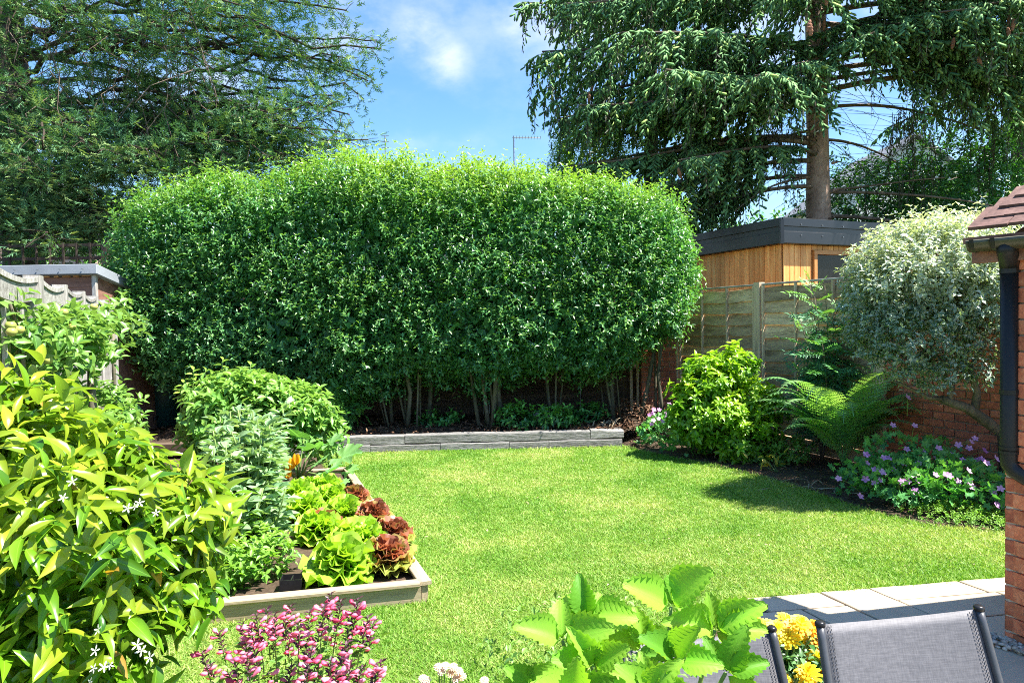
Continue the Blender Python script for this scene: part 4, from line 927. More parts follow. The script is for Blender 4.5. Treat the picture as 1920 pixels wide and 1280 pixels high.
# ================================================================== hedge
def hedge():
    root = empty('privet_hedge', (-1.4, 9.5, .17), 'tall dense green privet hedge with bare stems at its foot', 'hedge')
    XT = ([-5.5, -5.25, -4.9, -4.2, -3.2, -2.2, -1.2, 0, 1.0, 1.7, 2.15, 2.4, 2.55], [2.6, 3.26, 3.40, 3.54, 3.68, 3.84, 3.80, 3.66, 3.52, 3.40, 3.27, 3.02, 2.5])
    XB = ([-5.5, -5.1, -4.7, -4.2, -2.6, -2.2, -1.6, 0, 1.2, 1.8, 2.2, 2.55], [2.2, 1.5, .75, .5, .42, .50, .66, .70, .80, .98, 1.25, 1.8])
    def s_of(p):
        zt = np.interp(p[:, 0], *XT); zb = np.interp(p[:, 0], *XB); zt = zt + .045 * np.sin(p[:, 0] * 5.3 + 1) * np.sin(p[:, 0] * 2.1); zb = zb + .10 * np.sin(p[:, 0] * 4.1) + .06 * np.sin(p[:, 0] * 9.7 + 2); zc = (zt + zb) / 2; Z = (p[:, 2] - zc) / ((zt - zb) / 2); X = (p[:, 0] + 1.48) / 4.08
        ay = .95 * np.sqrt(np.clip(1 - np.abs(X) ** 9, .02, 1)); yc = 9.58 + .12 * (Z < 0) * np.abs(Z) ** 3
        Y = (p[:, 1] - yc) / ay; s = (np.abs(Y) ** 3.2 + np.abs(Z) ** 4.6 * 1.0 + np.abs(X) ** 16) ** (1 / 3.2)
        return s + .06 * lump(p, 1.7, 2) + .055 * lump(p, 4.3, 5)
    N = 400000; p = np.stack([rng.uniform(-5.6, 2.65, N), rng.uniform(8.4, 10.6, N), rng.uniform(.35, 4.15, N)], 1); s = s_of(p); e = .02
    g = np.stack([(s_of(p + np.eye(3)[k] * e) - s) / e for k in range(3)], 1)
    k = (s > .70) & (s < .97); p, g, s = p[k], nrmz(g[k]), s[k]
    # the side toward the lawn and the top carry most of the shoots
    w = np.where(g[:, 1] < .3, 1, .35) * np.clip(.75 - .45 * lump(p, 3.1, 9) - .3 * lump(p, 1.3, 4), .12, 1); k = rng.random(len(p)) < w; p, g, s = p[k], g[k], s[k]
    n = min(14500, len(p)); q = rng.choice(len(p), n, replace=False); p, g, s = p[q], g[q], s[q]
    top = np.clip(g[:, 2], 0, 1) ** 1.2 * .6 + .6 * np.clip((p[:, 2] - 2.6) / 1.3, 0, 1); L1 = Leaves()
    D = g * .75 + np.array([0, 0, .85]) + rng.normal(size=(n, 3)) * .4
    sl = rng.uniform(.12, .26, n) * (1 + .9 * top * (rng.random(n) < .25))
    yb = .10 * lump(p, 1.1, 8) + top * (.34 + .30 * np.exp(-((p[:, 0] + .3) / 1.8) ** 2)) - .05
    grow(L1, p, D, sl, 4, .076, spread=.85, droop=.1, t=(0, 1, 2), up=.8, young_at=.55, ysh=.32, ybase=yb, jitter=.3)
    emit(L1, T_small, root, M['L_hedge'], minpx=9)
    # big inner leaves close the crown's depth
    N2 = 90000; p2 = np.stack([rng.uniform(-5.4, 2.5, N2), rng.uniform(8.7, 10.4, N2), rng.uniform(.6, 3.9, N2)], 1); s2 = s_of(p2); p2 = p2[(s2 > .25) & (s2 < .80)][:17000]; L2 = Leaves()
    L2.add(p2, rand_unit(len(p2)), rand_unit(len(p2)), rng.uniform(.15, .24, len(p2)), rng.integers(0, 3, len(p2)), 0); a = L2.cat()
    o = link('inner_foliage', merged('inner_foliage', T_small, a[0], a[1], a[3], a[4], M['L_hedge'], wl(root)), root); o['kind'] = 'stuff'
    for (cx, cnt, sp) in ((-4.4, 4, .3), (-2.9, 4, .3), (-1.5, 10, .42), (-.3, 8, .3), (.6, 4, .4), (1.55, 5, .35), (2.05, 2, .1)):
        for k in range(cnt):
            b = Vector((cx + random.uniform(-sp, sp) * .75, random.uniform(9.25, 9.75), .15)); t = b + Vector(((b.x - cx) * .7 + random.gauss(0, .07), random.uniform(-.2, .1), random.uniform(1.0, 1.5)))
            r0 = random.choice((.010, .014, .018, .026, .034)); mid = b.lerp(t, .5) + Vector((random.gauss(0, .04), random.gauss(0, .03), 0))
            MB().tube([b, b.lerp(mid, .5), mid, mid.lerp(t, .6), t], [r0 * 1.25, r0, r0 * .9, r0 * .8, r0 * .6], 7).build('trunk', M['bark_grey'], root, True)
hedge()

# ================================================================== conifers
def limb_pts(p0, az, L, rise, droop, hook, n=14, sway=.12):
    d = Vector((math.cos(az), math.sin(az), 0)); side = Vector((-d.y, d.x, 0)); pts = []; ph = random.random() * 6
    for i in range(n + 1):
        s = i / n; pts.append(Vector(p0) + d * L * s + side * math.sin(ph + s * 3.2) * sway * L * s * .5 + up * L * (rise * s - droop * s * s + hook * s ** 3))
    return pts
def at_s(pts, s):
    f = s * (len(pts) - 1); i = min(int(f), len(pts) - 2); return pts[i].lerp(pts[i + 1], f - i), (pts[i + 1] - pts[i]).normalized()

def spruce(root, trunk_xy, limbs, Ls, Ld, TW, dens=1.0, shoot=.135):
    """limbs: (z, azimuth deg, length, rise, droop, hook, first foliage at, curtain length)"""
    for (z, az, L, rise, droop, hook, f0, cur) in limbs:
        az = R(az); p0 = Vector((trunk_xy[0], trunk_xy[1], z)); f0 = f0 if f0 >= .8 else max(.12, f0 - .08); pts = limb_pts(p0, az, L, rise + random.uniform(-.08, .06), droop, hook, sway=random.uniform(.05, .3))
        MB().tube(pts, [.045 * (L / 4.5) * (1 - .85 * k / 14) + .006 for k in range(15)], 6).build('limb', M['bark_dark'] if f0 < .15 else M['bark_limb'], root, True)
        if f0 >= 1: 
            for k in range(7): 
                s = random.uniform(.25, .98); p, d = at_s(pts, s); q = p + rvec(.5) * .35 - up * random.uniform(.1, .4); TW.append((p, q))
            continue
        n = int(L * (1 - f0) * 11 * dens)
        for k in range(n):
            s = f0 + (1 - f0) * (k + random.random()) / n; p, d = at_s(pts, min(s, .999)); side = Vector((-d.y, d.x, 0)).normalized() * (1 if k % 2 else -1)
            l = (.95 * (1 - s) ** .7 + .32) * random.uniform(.6, 1.25); dr_ = random.choice((.3, .55, .8, 1.1)); dd = (side * random.uniform(.5, 1.0) + d * .75 + up * random.uniform(-.05, .15)).normalized()
            q = [p + dd * l * t - up * (dr_ * l * t * t) for t in (0, .25, .5, .75, 1)]; TW.append((q[0], q[2])); TW.append((q[2], q[4]))
            m = int(l / .043); yb = max(0, .18 * (d.z) + .1)
            for j in range(m):
                t = .12 + .88 * (j + random.random()) / m; pp = p + dd * l * t - up * (dr_ * l * t * t); sg = 1 if j % 2 else -1
                sd = (Vector((-dd.y, dd.x, 0)) * sg * random.uniform(.3, .95) + dd * .6 - up * random.uniform(.35, 1.1)).normalized()
                Ls.append((pp, sd, shoot * random.uniform(.7, 1.25), random.random() < .12))
                if random.random() < .45: Ls.append((pp - up * .02, (sd * .5 - up + rvec(.2)).normalized(), shoot * random.uniform(.8, 1.2), False))
            # hanging curtain twigs beneath
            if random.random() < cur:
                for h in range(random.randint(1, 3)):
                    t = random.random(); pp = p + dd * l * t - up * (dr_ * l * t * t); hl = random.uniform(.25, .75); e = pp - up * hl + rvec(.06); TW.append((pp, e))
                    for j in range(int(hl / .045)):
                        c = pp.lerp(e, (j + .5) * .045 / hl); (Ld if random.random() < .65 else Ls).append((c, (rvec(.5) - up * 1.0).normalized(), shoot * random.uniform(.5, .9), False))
def rvec(s): return Vector((random.gauss(0, s), random.gauss(0, s), random.gauss(0, s)))
def put_shoots(root, S, tms, mat, name, wide=1.0, flat=None, young=.85, cap_px=None):
    n = len(S); pos = np.array([s[0][:] for s in S]); D = np.array([s[1][:] for s in S]); sz = np.array([s[2] for s in S]); yv = np.array([young if s[3] else 0. for s in S]) + rng.random(n) * .22
    L = Leaves(); nn = (np.array(flat) + rng.normal(size=(n, 3)) * .35) if flat is not None else rand_unit(n)
    L.add(pos, D, nn, sz, rng.integers(0, len(tms), n), yv, wide); a = L.cat()
    o = link(name, merged(name, tms, a[0], a[1], a[3], a[4], mat, wl(root), tms is T_shoot), root); o['kind'] = 'stuff'; print(name, n)
def put_twigs(root, TW, r=.006, name='twigs', mat='bark_dark'):
    V, Fs = [], []
    for a, b in TW:
        d = (b - a); s = d.orthogonal().normalized(); u = d.cross(s).normalized(); o = len(V)
        for k in range(3): c = s * math.cos(k * 2.094) + u * math.sin(k * 2.094); V.append(a + c * r); V.append(b + c * r * .5)
        for k in range(3): Fs.append((o + 2 * k, o + 2 * ((k + 1) % 3), o + 2 * ((k + 1) % 3) + 1, o + 2 * k + 1))
    m = MB(); m.add(V, Fs); o = m.build('branch_twig' if name == 'twigs' else name, M[mat], root, True); o['kind'] = 'stuff'
def trunk(root, base, top, r0, r1, mat, name='trunk', bend=.05, n=14, sides=14):
    base, top = Vector(base), Vector(top); pts = []; 
    for i in range(n + 1):
        s = i / n; pts.append(base.lerp(top, s) + Vector((bend * math.sin(s * 3.1), bend * .5 * math.sin(s * 4), 0)))
    m = MB(); m.tube(pts, [r0 + (r1 - r0) * (i / n) + (.5 * r0 * math.exp(-i * 1.8)) for i in range(n + 1)], sides)
    for k, v in enumerate(m.V):
        q = Vector(v); f = mnoise.noise((q.x * 3, q.y * 3, q.z * 1.3)) * .03; c = base.lerp(top, (q.z - base.z) / (top.z - base.z)); m.V[k] = tuple(q + Vector((q.x - c.x, q.y - c.y, 0)).normalized() * f)
    return m.build(name, mat, root, True)

def spruce_right():
    T = Vector(P(1537, 400, 13.2)); T.z = 0
    root = empty('spruce_tree', T, 'tall spruce with a bare pinkish trunk and drooping limbs behind the cabin', 'tree')
    trunk(root, T, T + Vector((-.12, .1, 11.5)), .262, .13, M['bark_spruce'])
    Ls, Ld, TW = [], [], []
    Lm = [  # azimuth: 180 is toward the picture's left, 270 toward the camera
        (5.0, 186, 4.9, .12, .42, .20, .28, .6), (5.5, 203, 5.0, .15, .40, .18, .25, .6), (4.6, 196, 4.3, .10, .40, .16, .35, .6), (6.0, 176, 5.0, .1, .3, .15, .3, .7),
        (5.9, 215, 4.6, .05, .38, .16, .25, .6), (6.7, 195, 5.6, .12, .28, .12, .22, .7), (7.6, 183, 5.6, .12, .26, .12, .25, .8), (7.4, 205, 5.2, .05, .25, .1, .25, .6), 
        (8.3, 192, 5.2, .1, .25, .1, .2, .8), (8.9, 210, 4.8, .05, .25, .1, .2, .6), (8.5, 172, 4.7, .05, .25, .1, .25, .8), (4.1, 190, 3.6, .05, .45, .15, .4, .8), (4.3, 168, 3.8, .1, .5, .2, .3, .9),
        (7.2, 238, 3.2, .05, .3, .1, .35, .4), (7.9, 255, 2.7, .05, .32, .1, .3, .4), (8.0, 282, 2.8, .05, .32, .1, .3, .4), (7.4, 300, 3.4, .1, .34, .12, .3, .5), (8.8, 268, 2.6, 0, .2, .1, .2, .4), (8.9, 240, 3.5, 0, .2, .1, .2, .4),
        (6.9, 322, 4.4, .1, .34, .14, .28, .5), (7.4, 338, 4.9, .1, .3, .12, .25, .6), (6.3, 334, 4.6, .14, .36, .14, .40, .7), (7.9, 315, 4.2, .08, .3, .1, .2, .5), (8.6, 330, 4.8, .05, .25, .1, .2, .6), (8.2, 350, 4.8, .05, .22, .1, .25, .8),
        (6.6, 352, 4.6, .12, .34, .12, .38, .9), (5.9, 345, 4.9, .15, .38, .14, .55, .9), (7.2, 8, 4.6, .1, .3, .1, .3, .9), (8.9, 300, 4.0, 0, .2, .1, .2, .5), (9.4, 318, 4.2, 0, .2, .1, .2, .5), (9.4, 200, 4.4, 0, .2, .1, .2, .5), (9.6, 160, 4.4, 0, .2, .1, .2, .8), (9.6, 20, 4.4, 0, .2, .1, .2, .8),
        (6.5, 262, 2.4, .0, .3, .1, .25, .3), (6.9, 280, 2.2, .0, .35, .1, .2, .3), (6.3, 245, 2.6, .0, .3, .1, .35, .4), (6.7, 296, 3.0, .05, .35, .1, .3, .4), (6.4, 308, 3.3, .06, .34, .12, .32, .5), (6.1, 322, 3.7, .08, .34, .12, .36, .6), (7.0, 304, 3.4, .05, .34, .1, .25, .4), (5.9, 333, 4.1, .1, .38, .12, .42, .7), (6.8, 316, 3.6, .05, .32, .1, .3, .5),
        (5.6, 192, 4.5, .1, .36, .15, .22, .6), (4.9, 200, 4.6, .1, .38, .15, .3, .6), (6.2, 200, 5.2, .1, .32, .12, .2, .6), (4.7, 216, 3.8, .08, .40, .15, .3, .6), (6.6, 210, 4.8, .08, .3, .12, .2, .6), (5.8, 228, 3.6, .05, .36, .12, .3, .5),
        # bare lower limbs
        (4.02, 350, 2.1, .02, .02, .0, 1, 0), (4.0, 345, 3.0, .05, .16, -.02, .80, .5), (3.55, 352, 3.4, .0, .20, .02, 1, 0), (3.1, 340, 2.2, .0, .1, -.02, 1, 0), (3.4, 195, 2.6, -.05, .25, .02, 1, 0), (3.0, 205, 1.6, .05, .2, 0, 1, 0), (4.3, 200, 2.2, -.05, .3, 0, 1, 0), (5.2, 150, 2.4, .1, .35, 0, 1, 0), (5.0, 20, 2.6, .1, .35, 0, 1, 0), (5.6, 350, 3.0, .05, .3, 0, 1, 0)]
    spruce(root, (T.x, T.y), Lm, Ls, Ld, TW, dens=.9, shoot=.15)
    for k in range(26):
        a0 = P(random.choice((random.uniform(1580, 1900), random.uniform(1400, 1500))), random.uniform(190, 330), random.uniform(12.4, 13.6)); w_ = random.uniform(.15, .45)
        for q in range(7):
            a_ = a0 + Vector((random.uniform(-w_, w_), random.uniform(-.1, .1), random.uniform(-.1, .1))); hl = random.uniform(.3, .95); e = a_ - up * hl + rvec(.05); TW.append((a_, e))
            for j in range(int(hl / .05)): Ld.append((a_.lerp(e, (j + .5) * .05 / hl), (rvec(.45) - up).normalized(), random.uniform(.06, .11), False))
        TW.append((a0, T + up * (a0.z + .3)))
    put_shoots(root, Ld[-6000:], T_needle, M['L_spruce2'], 'hanging_foliage', 2.2) if False else None
    # lower bare twigs on the right of the trunk
    for k in range(70):
        z = random.uniform(3.2, 7); az = R(random.uniform(-30, 40) if k % 2 else random.uniform(150, 215)); a = T + up * z; b = a + Vector((math.cos(az), math.sin(az), random.uniform(-.9, -.1))) * random.uniform(.7, 1.9); mid = a.lerp(b, .5) + up * .1
        TW.append((a, mid)); TW.append((mid, b)); TW.append((b, b + rvec(.2) - up * .3))
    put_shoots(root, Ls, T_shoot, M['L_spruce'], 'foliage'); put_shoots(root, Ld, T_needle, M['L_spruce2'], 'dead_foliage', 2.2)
    put_twigs(root, TW)
    for k in range(6):
        z = 2.9 + k * .55; a = R(250 + 37 * (k % 4)); p = T + up * z + Vector((math.cos(a), math.sin(a), 0)) * .24; MB().tube([p, p + Vector((math.cos(a), math.sin(a), .2)) * .13], [.03, .012], 6).build('branch_stub', M['bark_spruce'], root)
    # cones
    def cone_mesh():
        V, Fs = [], []; n = 9; m_ = 7
        for i in range(n):
            r = .024 * math.sin(math.pi * (i + .6) / n) ** .6 * (1.12 if i % 2 else .92); 
            for k in range(m_): a = 2 * math.pi * (k + .5 * (i % 2)) / m_; V.append((math.cos(a) * r, math.sin(a) * r, -.15 * i / (n - 1)))
        for i in range(n - 1):
            for k in range(m_): Fs.append((i * m_ + k, i * m_ + (k + 1) % m_, (i + 1) * m_ + (k + 1) % m_, (i + 1) * m_ + k))
        Fs.append(tuple(range(m_))[::-1]); Fs.append(tuple((n - 1) * m_ + k for k in range(m_)))
        return raw_mesh('cone', np.array(V), np.array([i for f in Fs for i in f]), np.array([len(f) for f in Fs]), None, None, M['cone'], False)
    cm = cone_mesh(); near = [s for s in Ls if s[0].y < 12.2 and s[0].z > 5.6]
    for (px, py) in ((1548, 15), (1551, 20), (1519, 62), (1524, 72), (1541, 65), (1547, 76), (1531, 80), (1635, 6), (1650, 10), (1720, 22), (1722, 12), (1752, 14), (1758, 10), (1783, 95), (1833, 137), (1890, 78), (1896, 70), (1882, 64), (1886, 84), (1919, 70), (1276, 332), (1116, 178), (1112, 190), (1540, 8)):
        best = min(Ls, key=lambda s: (abs(960 + F * s[0].x / s[0].y - px) + abs(605 - F * (s[0].z - 1.6) / s[0].y - (py - 8))) * .05 + s[0].y * .35)
        Mx = Matrix.Translation(best[0] + Vector((0, -.08, -.02))) @ (Matrix.Rotation(random.gauss(0, .15), 4, 'Y') @ Matrix.Scale(1.25, 4)); link('cone', cm, root, Mx)
spruce_right()

def spruce_back():
    T = Vector(P(1214, 300, 15.5)); T.z = 0
    root = empty('dark_spruce', T, 'dark thin spruce with hanging brown twigs behind the main spruce, its top out of sight', 'tree')
    trunk(root, T, T + Vector((.1, 0, 12)), .2, .09, M['bark_dark']); Ls, Ld, TW = [], [], []
    Lm = []
    for k in range(20):
        z = 6.3 + k * .22; az = (k * 137.5) % 360; Lm.append((z, az, 2.3 - .02 * k + random.uniform(-.3, .3), .05, .4, .1, .12, 1))
    spruce(root, (T.x, T.y), Lm, Ls, Ld, TW, dens=.55, shoot=.17); put_shoots(root, Ls, T_shoot_far, M['L_spruce'], 'foliage'); put_shoots(root, Ld, T_needle, M['L_spruce2'], 'dead_foliage', 2.2); put_twigs(root, TW)
spruce_back()
def spruce_far_right():
    T = Vector(P(1905, 300, 16.5)); T.z = 0
    root = empty('dark_spruce', T, 'dark spruce with drooping branches beyond the main spruce, above the brick house roof', 'tree')
    trunk(root, T, T + Vector((.1, 0, 12)), .22, .1, M['bark_dark']); Ls, Ld, TW = [], [], []
    Lm = [(3.6 + k * .38, (k * 137.5) % 360, 2.9 + random.uniform(-.3, .3), .05, .4, .1, .12, 1) for k in range(18)]
    spruce(root, (T.x, T.y), Lm, Ls, Ld, TW, dens=.55, shoot=.17); put_shoots(root, Ls, T_shoot_far, M['L_spruce'], 'foliage'); put_shoots(root, Ld, T_needle, M['L_spruce2'], 'dead_foliage', 2.2); put_twigs(root, TW)
spruce_far_right()

def cypress():
    T = Vector(P(40, 300, 13.6)); T.z = 0
    root = empty('cypress_tree', T, 'large old cypress with dark spreading limbs above the shed and trellis', 'tree')
    trunk(root, T, T + Vector((-.4, .2, 10.5)), .42, .22, M['bark_dark'])
    S, TW = [], []
    def limb(p0, p1, sag, f0, l0, dens=1.0, r=.052):
        p0, p1 = Vector(p0), Vector(p1); L = (p1 - p0).length; pts = []
        for i in range(13):
            s = i / 12; pts.append(p0.lerp(p1, s) + up * (sag * L * math.sin(math.pi * s)) + rvec(.04) * (0 < i < 12) * 1.6)
        MB().tube(pts, [r * (1 - .88 * k / 12) + .006 for k in range(13)], 6).build('limb', M['bark_dark'], root, True)
        n = int(L * (1 - f0) * 7.5 * dens)
        for k in range(n):
            s = f0 + (1 - f0) * (k + random.random()) / n; p, d = at_s(pts, min(s, .999)); side = Vector((-d.y, d.x, 0)).normalized() * (1 if k % 2 else -1)
            l = (l0 * (1 - s) ** .6 + .25) * random.uniform(.6, 1.2); dd = (side * random.uniform(.3, 1.0) + d * random.uniform(.2, .9) + up * random.uniform(-.9, .5)).normalized(); TW.append((p, p + dd * l * .5)); TW.append((p + dd * l * .5, p + dd * l - up * .08 * l))
            e_ = p + dd * l - up * .08 * l; tr_ = random.uniform(.12, .30)
            for j in range(int(l / .040)):
                if random.random() < .78:
                    v = rvec(1).normalized(); v.z *= .55; pp = e_ + v * tr_ * random.random() ** .5; sd = (v * .8 + dd * .35 + up * .25 + rvec(.25)).normalized()
                else:
                    t = random.random(); pp = p + dd * l * t + rvec(.03); sd = (dd + rvec(.5)).normalized()
                S.append((pp, sd, random.uniform(.11, .19), random.random() < .25))
    def tk(z): return T + Vector((-.4 * z / 10.5, .2 * z / 10.5, z))
    # long limbs reaching out over the hedge: (start height, tip column, tip row, tip distance, sag, first foliage, branchlet length)
    for (z, px, py, d, sag, f0, l0, dn) in ((4.6, 715, 92, 11.6, .04, .42, .6, 1.0), (4.2, 690, 152, 12.2, .05, .45, .55, 1.0), (4.0, 655, 215, 11.8, .03, .4, .6, 1.0), (3.6, 690, 262, 11.4, .0, .45, .6, 1.1), (5.2, 650, 20, 12, .03, .3, .8, 1), (5.6, 560, -40, 12.6, .05, .3, .9, 1),
                     (3.6, 640, 300, 12.2, .0, .45, .6, 1.1), (3.4, 560, 300, 11.4, .03, .35, .6, 1.1), (4.4, 590, 120, 13, .05, .4, .5, .8), (3.8, 520, 215, 11.2, .05, .35, .7, 1.2), (3.4, 430, 290, 11.0, .03, .3, .8, 1.2), (4.8, 520, 60, 11.5, .06, .35, .7, .9), (5.8, 450, 10, 11, .05, .3, .8, 1),
                     (3.5, 470, 250, 12.6, .04, .3, .8, 1.2), (3.2, 340, 330, 10.9, .0, .3, .7, 1.2), (3.1, 560, 320, 13, .0, .3, .7, 1.2), (4.6, 400, 130, 10.9, .05, .45, .5, .9), (5.2, 330, 40, 10.8, .05, .4, .7, .9),
                     (3.3, 240, 390, 10.8, .04, .3, .8, 1.3), (3.0, 160, 420, 10.9, .04, .2, .8, 1.3), (3.4, 120, 330, 10.7, .06, .2, .8, 1.3), (3.8, 220, 290, 10.6, .06, .3, .8, 1.3), (4.3, 150, 230, 10.6, .05, .3, .7, 1.0), (4.8, 60, 150, 10.8, .05, .3, .8, 1), (3.3, 30, 390, 11, .04, .2, .8, 1.3),
                     (3.0, 60, 440, 11.2, .0, .2, .8, 1.3), (3.5, -80, 330, 11, .05, .2, .9, 1.2), (4.2, -120, 220, 11, .05, .2, .9, 1.1), (5.2, -100, 60, 11, .05, .2, .9, 1), (5.6, 150, 30, 10.9, .05, .25, .8, 1), (6.2, 260, -60, 11.2, .05, .2, .9, 1), (6.0, 60, -30, 11, .05, .2, .9, 1), (6.6, -60, -60, 12, .05, .2, .9, 1),
                     (2.8, 220, 440, 12.2, .0, .25, .8, 1.3), (3.0, 300, 400, 12.8, .0, .25, .8, 1.2), (6.8, 420, -80, 13, .05, .2, .9, 1), (4.3, -10, 260, 12, .05, .2, .9, 1.2), (3.8, 330, 240, 13.2, .05, .3, .8, 1.2), (4.9, 250, 110, 14.6, .05, .3, .8, .9), (3.6, 180, 350, 14.8, .05, .2, .9, 1.2), (3.4, 420, 330, 14.6, .0, .2, .9, 1.2), (3.6, -40, 300, 15.0, .0, .2, .9, 1.2), (6.2, 330, 10, 15, .05, .3, .9, 1), (4.0, 100, 250, 15.6, .0, .2, .9, 1)):
        e = P(px, py, d); z = e.z + (random.uniform(.7, 2.0) if px > 380 else random.uniform(.1, 1.1)); dn = dn * (1.4 if py > 180 else (.6 if 330 < px < 640 and py > 30 else 1.05)); limb(tk(z), e, sag * .6 + .03, f0, l0 * 1.1, dn)
        for k in range(2): limb(tk(z).lerp(e, .55) + up * .02, e + Vector((random.uniform(-.5, -.1), random.uniform(-.7, .7), random.uniform(-.45, .45))), .04, .25, l0 * .7, dn, .03)
    put_shoots(root, S, T_spray, M['L_cypress'], 'foliage', 1.0, (0, 0, 1.0))
    # bare greyish hanging twigs inside the crown
    B_ = []
    for k in range(150):
        a = P(random.uniform(0, 380), random.uniform(0, 230), random.uniform(10.8, 13)); b = a + Vector((random.gauss(0, .35), random.gauss(0, .2), -random.uniform(.2, .8))); c = b + Vector((random.gauss(0, .15), 0, -random.uniform(.1, .4))); B_ += [(a, b), (b, c)]
    put_twigs(root, TW, .007); put_twigs(root, B_, .010, 'bare_twig', 'twig')
cypress()

# ================================================================== bushy plants
def bush(root, blobs, mat, tms, lsize, slen, pairs, whorl=2, spread=.9, upb=.6, t=(0,), minpx=10, shell=.5, lumpy=.22, young=.0, ytop=.4, ysh=.4, droop=.1, part='leaf', rest='foliage', cap=300, zmin=.02, up_leaf=.8, jitter=.28, size_taper=.2):
    L = Leaves()
    for i, (c, r, n) in enumerate(blobs):
        p, g = blob_pts(c, r, n, shell, lumpy, seed=i + c[0], zmin=zmin)
        D = g * .8 + np.array([0, 0, upb]) + rng.normal(size=p.shape) * .35
        grow(L, p, D, rng.uniform(slen * .6, slen * 1.3, len(p)), pairs, lsize, spread=spread, whorl=whorl, t=t, droop=droop, ybase=young + ytop * np.clip(g[:, 2], 0, 1), ysh=ysh, young_at=.5, up=up_leaf, jitter=jitter, size_taper=size_taper)
    emit(L, tms, root, mat, part=part, rest=rest, minpx=minpx, cap=cap); return L
V3 = lambda v: tuple(v)
# dark laurels behind the cabin and the brick house
for i, (px, py, d, rx, rz, n, lab) in enumerate(((1640, 392, 14.2, 1.5, 1.0, 900, 'dark glossy laurel bush just right of the spruce trunk, above the cabin roof'), (1790, 380, 13.6, 1.5, 1.2, 900, 'dark glossy laurel bush above the variegated tree'), (1920, 350, 13.2, 1.3, 1.6, 700, 'dark glossy laurel bush behind the tiled eave of the brick house'))):
    c = P(px, py, d); r_ = empty('laurel_bush', (c.x, c.y, 0), lab, 'bush', 'laurel bushes behind the cabin')
    bush(r_, [(V3(c), (rx, 1.0, rz), n), ((c.x, c.y, 1.4), (rx * .9, .9, 1.6), 150)], M['L_laurel'], T_small, .12, .25, 4, t=(0, 1, 2), minpx=99, ysh=.25, ytop=.2)
    stems(r_, 'trunk', (c.x, c.y, 0), [(c.x + random.uniform(-.5, .5), c.y, c.z) for _ in range(3)], .06, M['bark_dark'])
# pale tree beyond the hedge's right end
c = P(1105, 300, 14.5); r_ = empty('light_green_tree', (c.x, c.y, 0), 'small pale green broadleaf tree showing above the hedge beside the spruce', 'tree')
bush(r_, [(V3(c), (.85, .8, .62), 1100), ((c.x - .4, c.y, c.z - .7), (.9, .8, .6), 500)], M['L_light'], T_small, .07, .22, 4, t=(0, 1, 2), minpx=99, ysh=.4, young=.2)
stems(r_, 'trunk', (c.x, c.y, 0), [V3(c)] * 2, .07, M['bark_grey'])
# a distant hedge line so gaps show greenery, not the bare horizon
for i, (px, py, d, rx, rz, lab) in enumerate(((120, 520, 17, 3.2, 1.6, 'dark green shrub beyond the trellis, seen through its lattice'), (420, 470, 18, 3.5, 1.8, 'dark green shrub behind the hedge end, under the cypress'), (1360, 470, 16.5, 2.4, 1.8, 'dark green shrub left of the spruce trunk behind the cabin'))):
    c = P(px, py, d); r_ = empty('far_shrub', (c.x, c.y, 0), lab, 'shrub', 'shrubs beyond the garden')
    bush(r_, [((c.x, c.y, rz), (rx, 1.2, rz + .6), 800)], M['L_laurel'], T_small, .17, .3, 4, t=(0, 1, 2), minpx=99, ysh=.5, ytop=.4)
    stems(r_, 'trunk', (c.x, c.y, 0), [(c.x + .3, c.y, 2)] * 2, .06, M['bark_dark'])

# ---- border on the right
def choisya():
    b = P(1355, 780, 8.0); root = empty('choisya_shrub', (b.x, b.y, 0), 'bright lime green rounded shrub in front of the brown fence', 'shrub')
    c = lambda px, py, d=8.0: V3(P(px, py, d))
    bl = [(c(1350, 795, 7.9), (.46, .40, .38), 290), (c(1335, 730), (.26, .28, .28), 170), (c(1375, 688, 8.1), (.2, .2, .15), 75), (c(1312, 695, 8.0), (.12, .12, .14), 34), (c(1415, 765, 7.9), (.24, .26, .24), 100), (c(1290, 770, 7.9), (.15, .2, .3), 90), (c(1395, 820, 7.7), (.3, .3, .2), 110)]
    bush(root, bl, M['L_choisya'], T_med, .085, .16, 2, whorl=6, spread=1.0, upb=.7, t=(0, 1, 2), minpx=9, shell=.5, young=.12, ytop=.75, ysh=.3, size_taper=.1)
    stems(root, 'stem', (b.x, b.y, 0), [c(1350 + dx, 760 + dy) for dx, dy in ((-40, -20), (30, -40), (0, 20), (50, 10), (-30, 30), (10, -60))], .016, M['bark_grey'])
choisya()
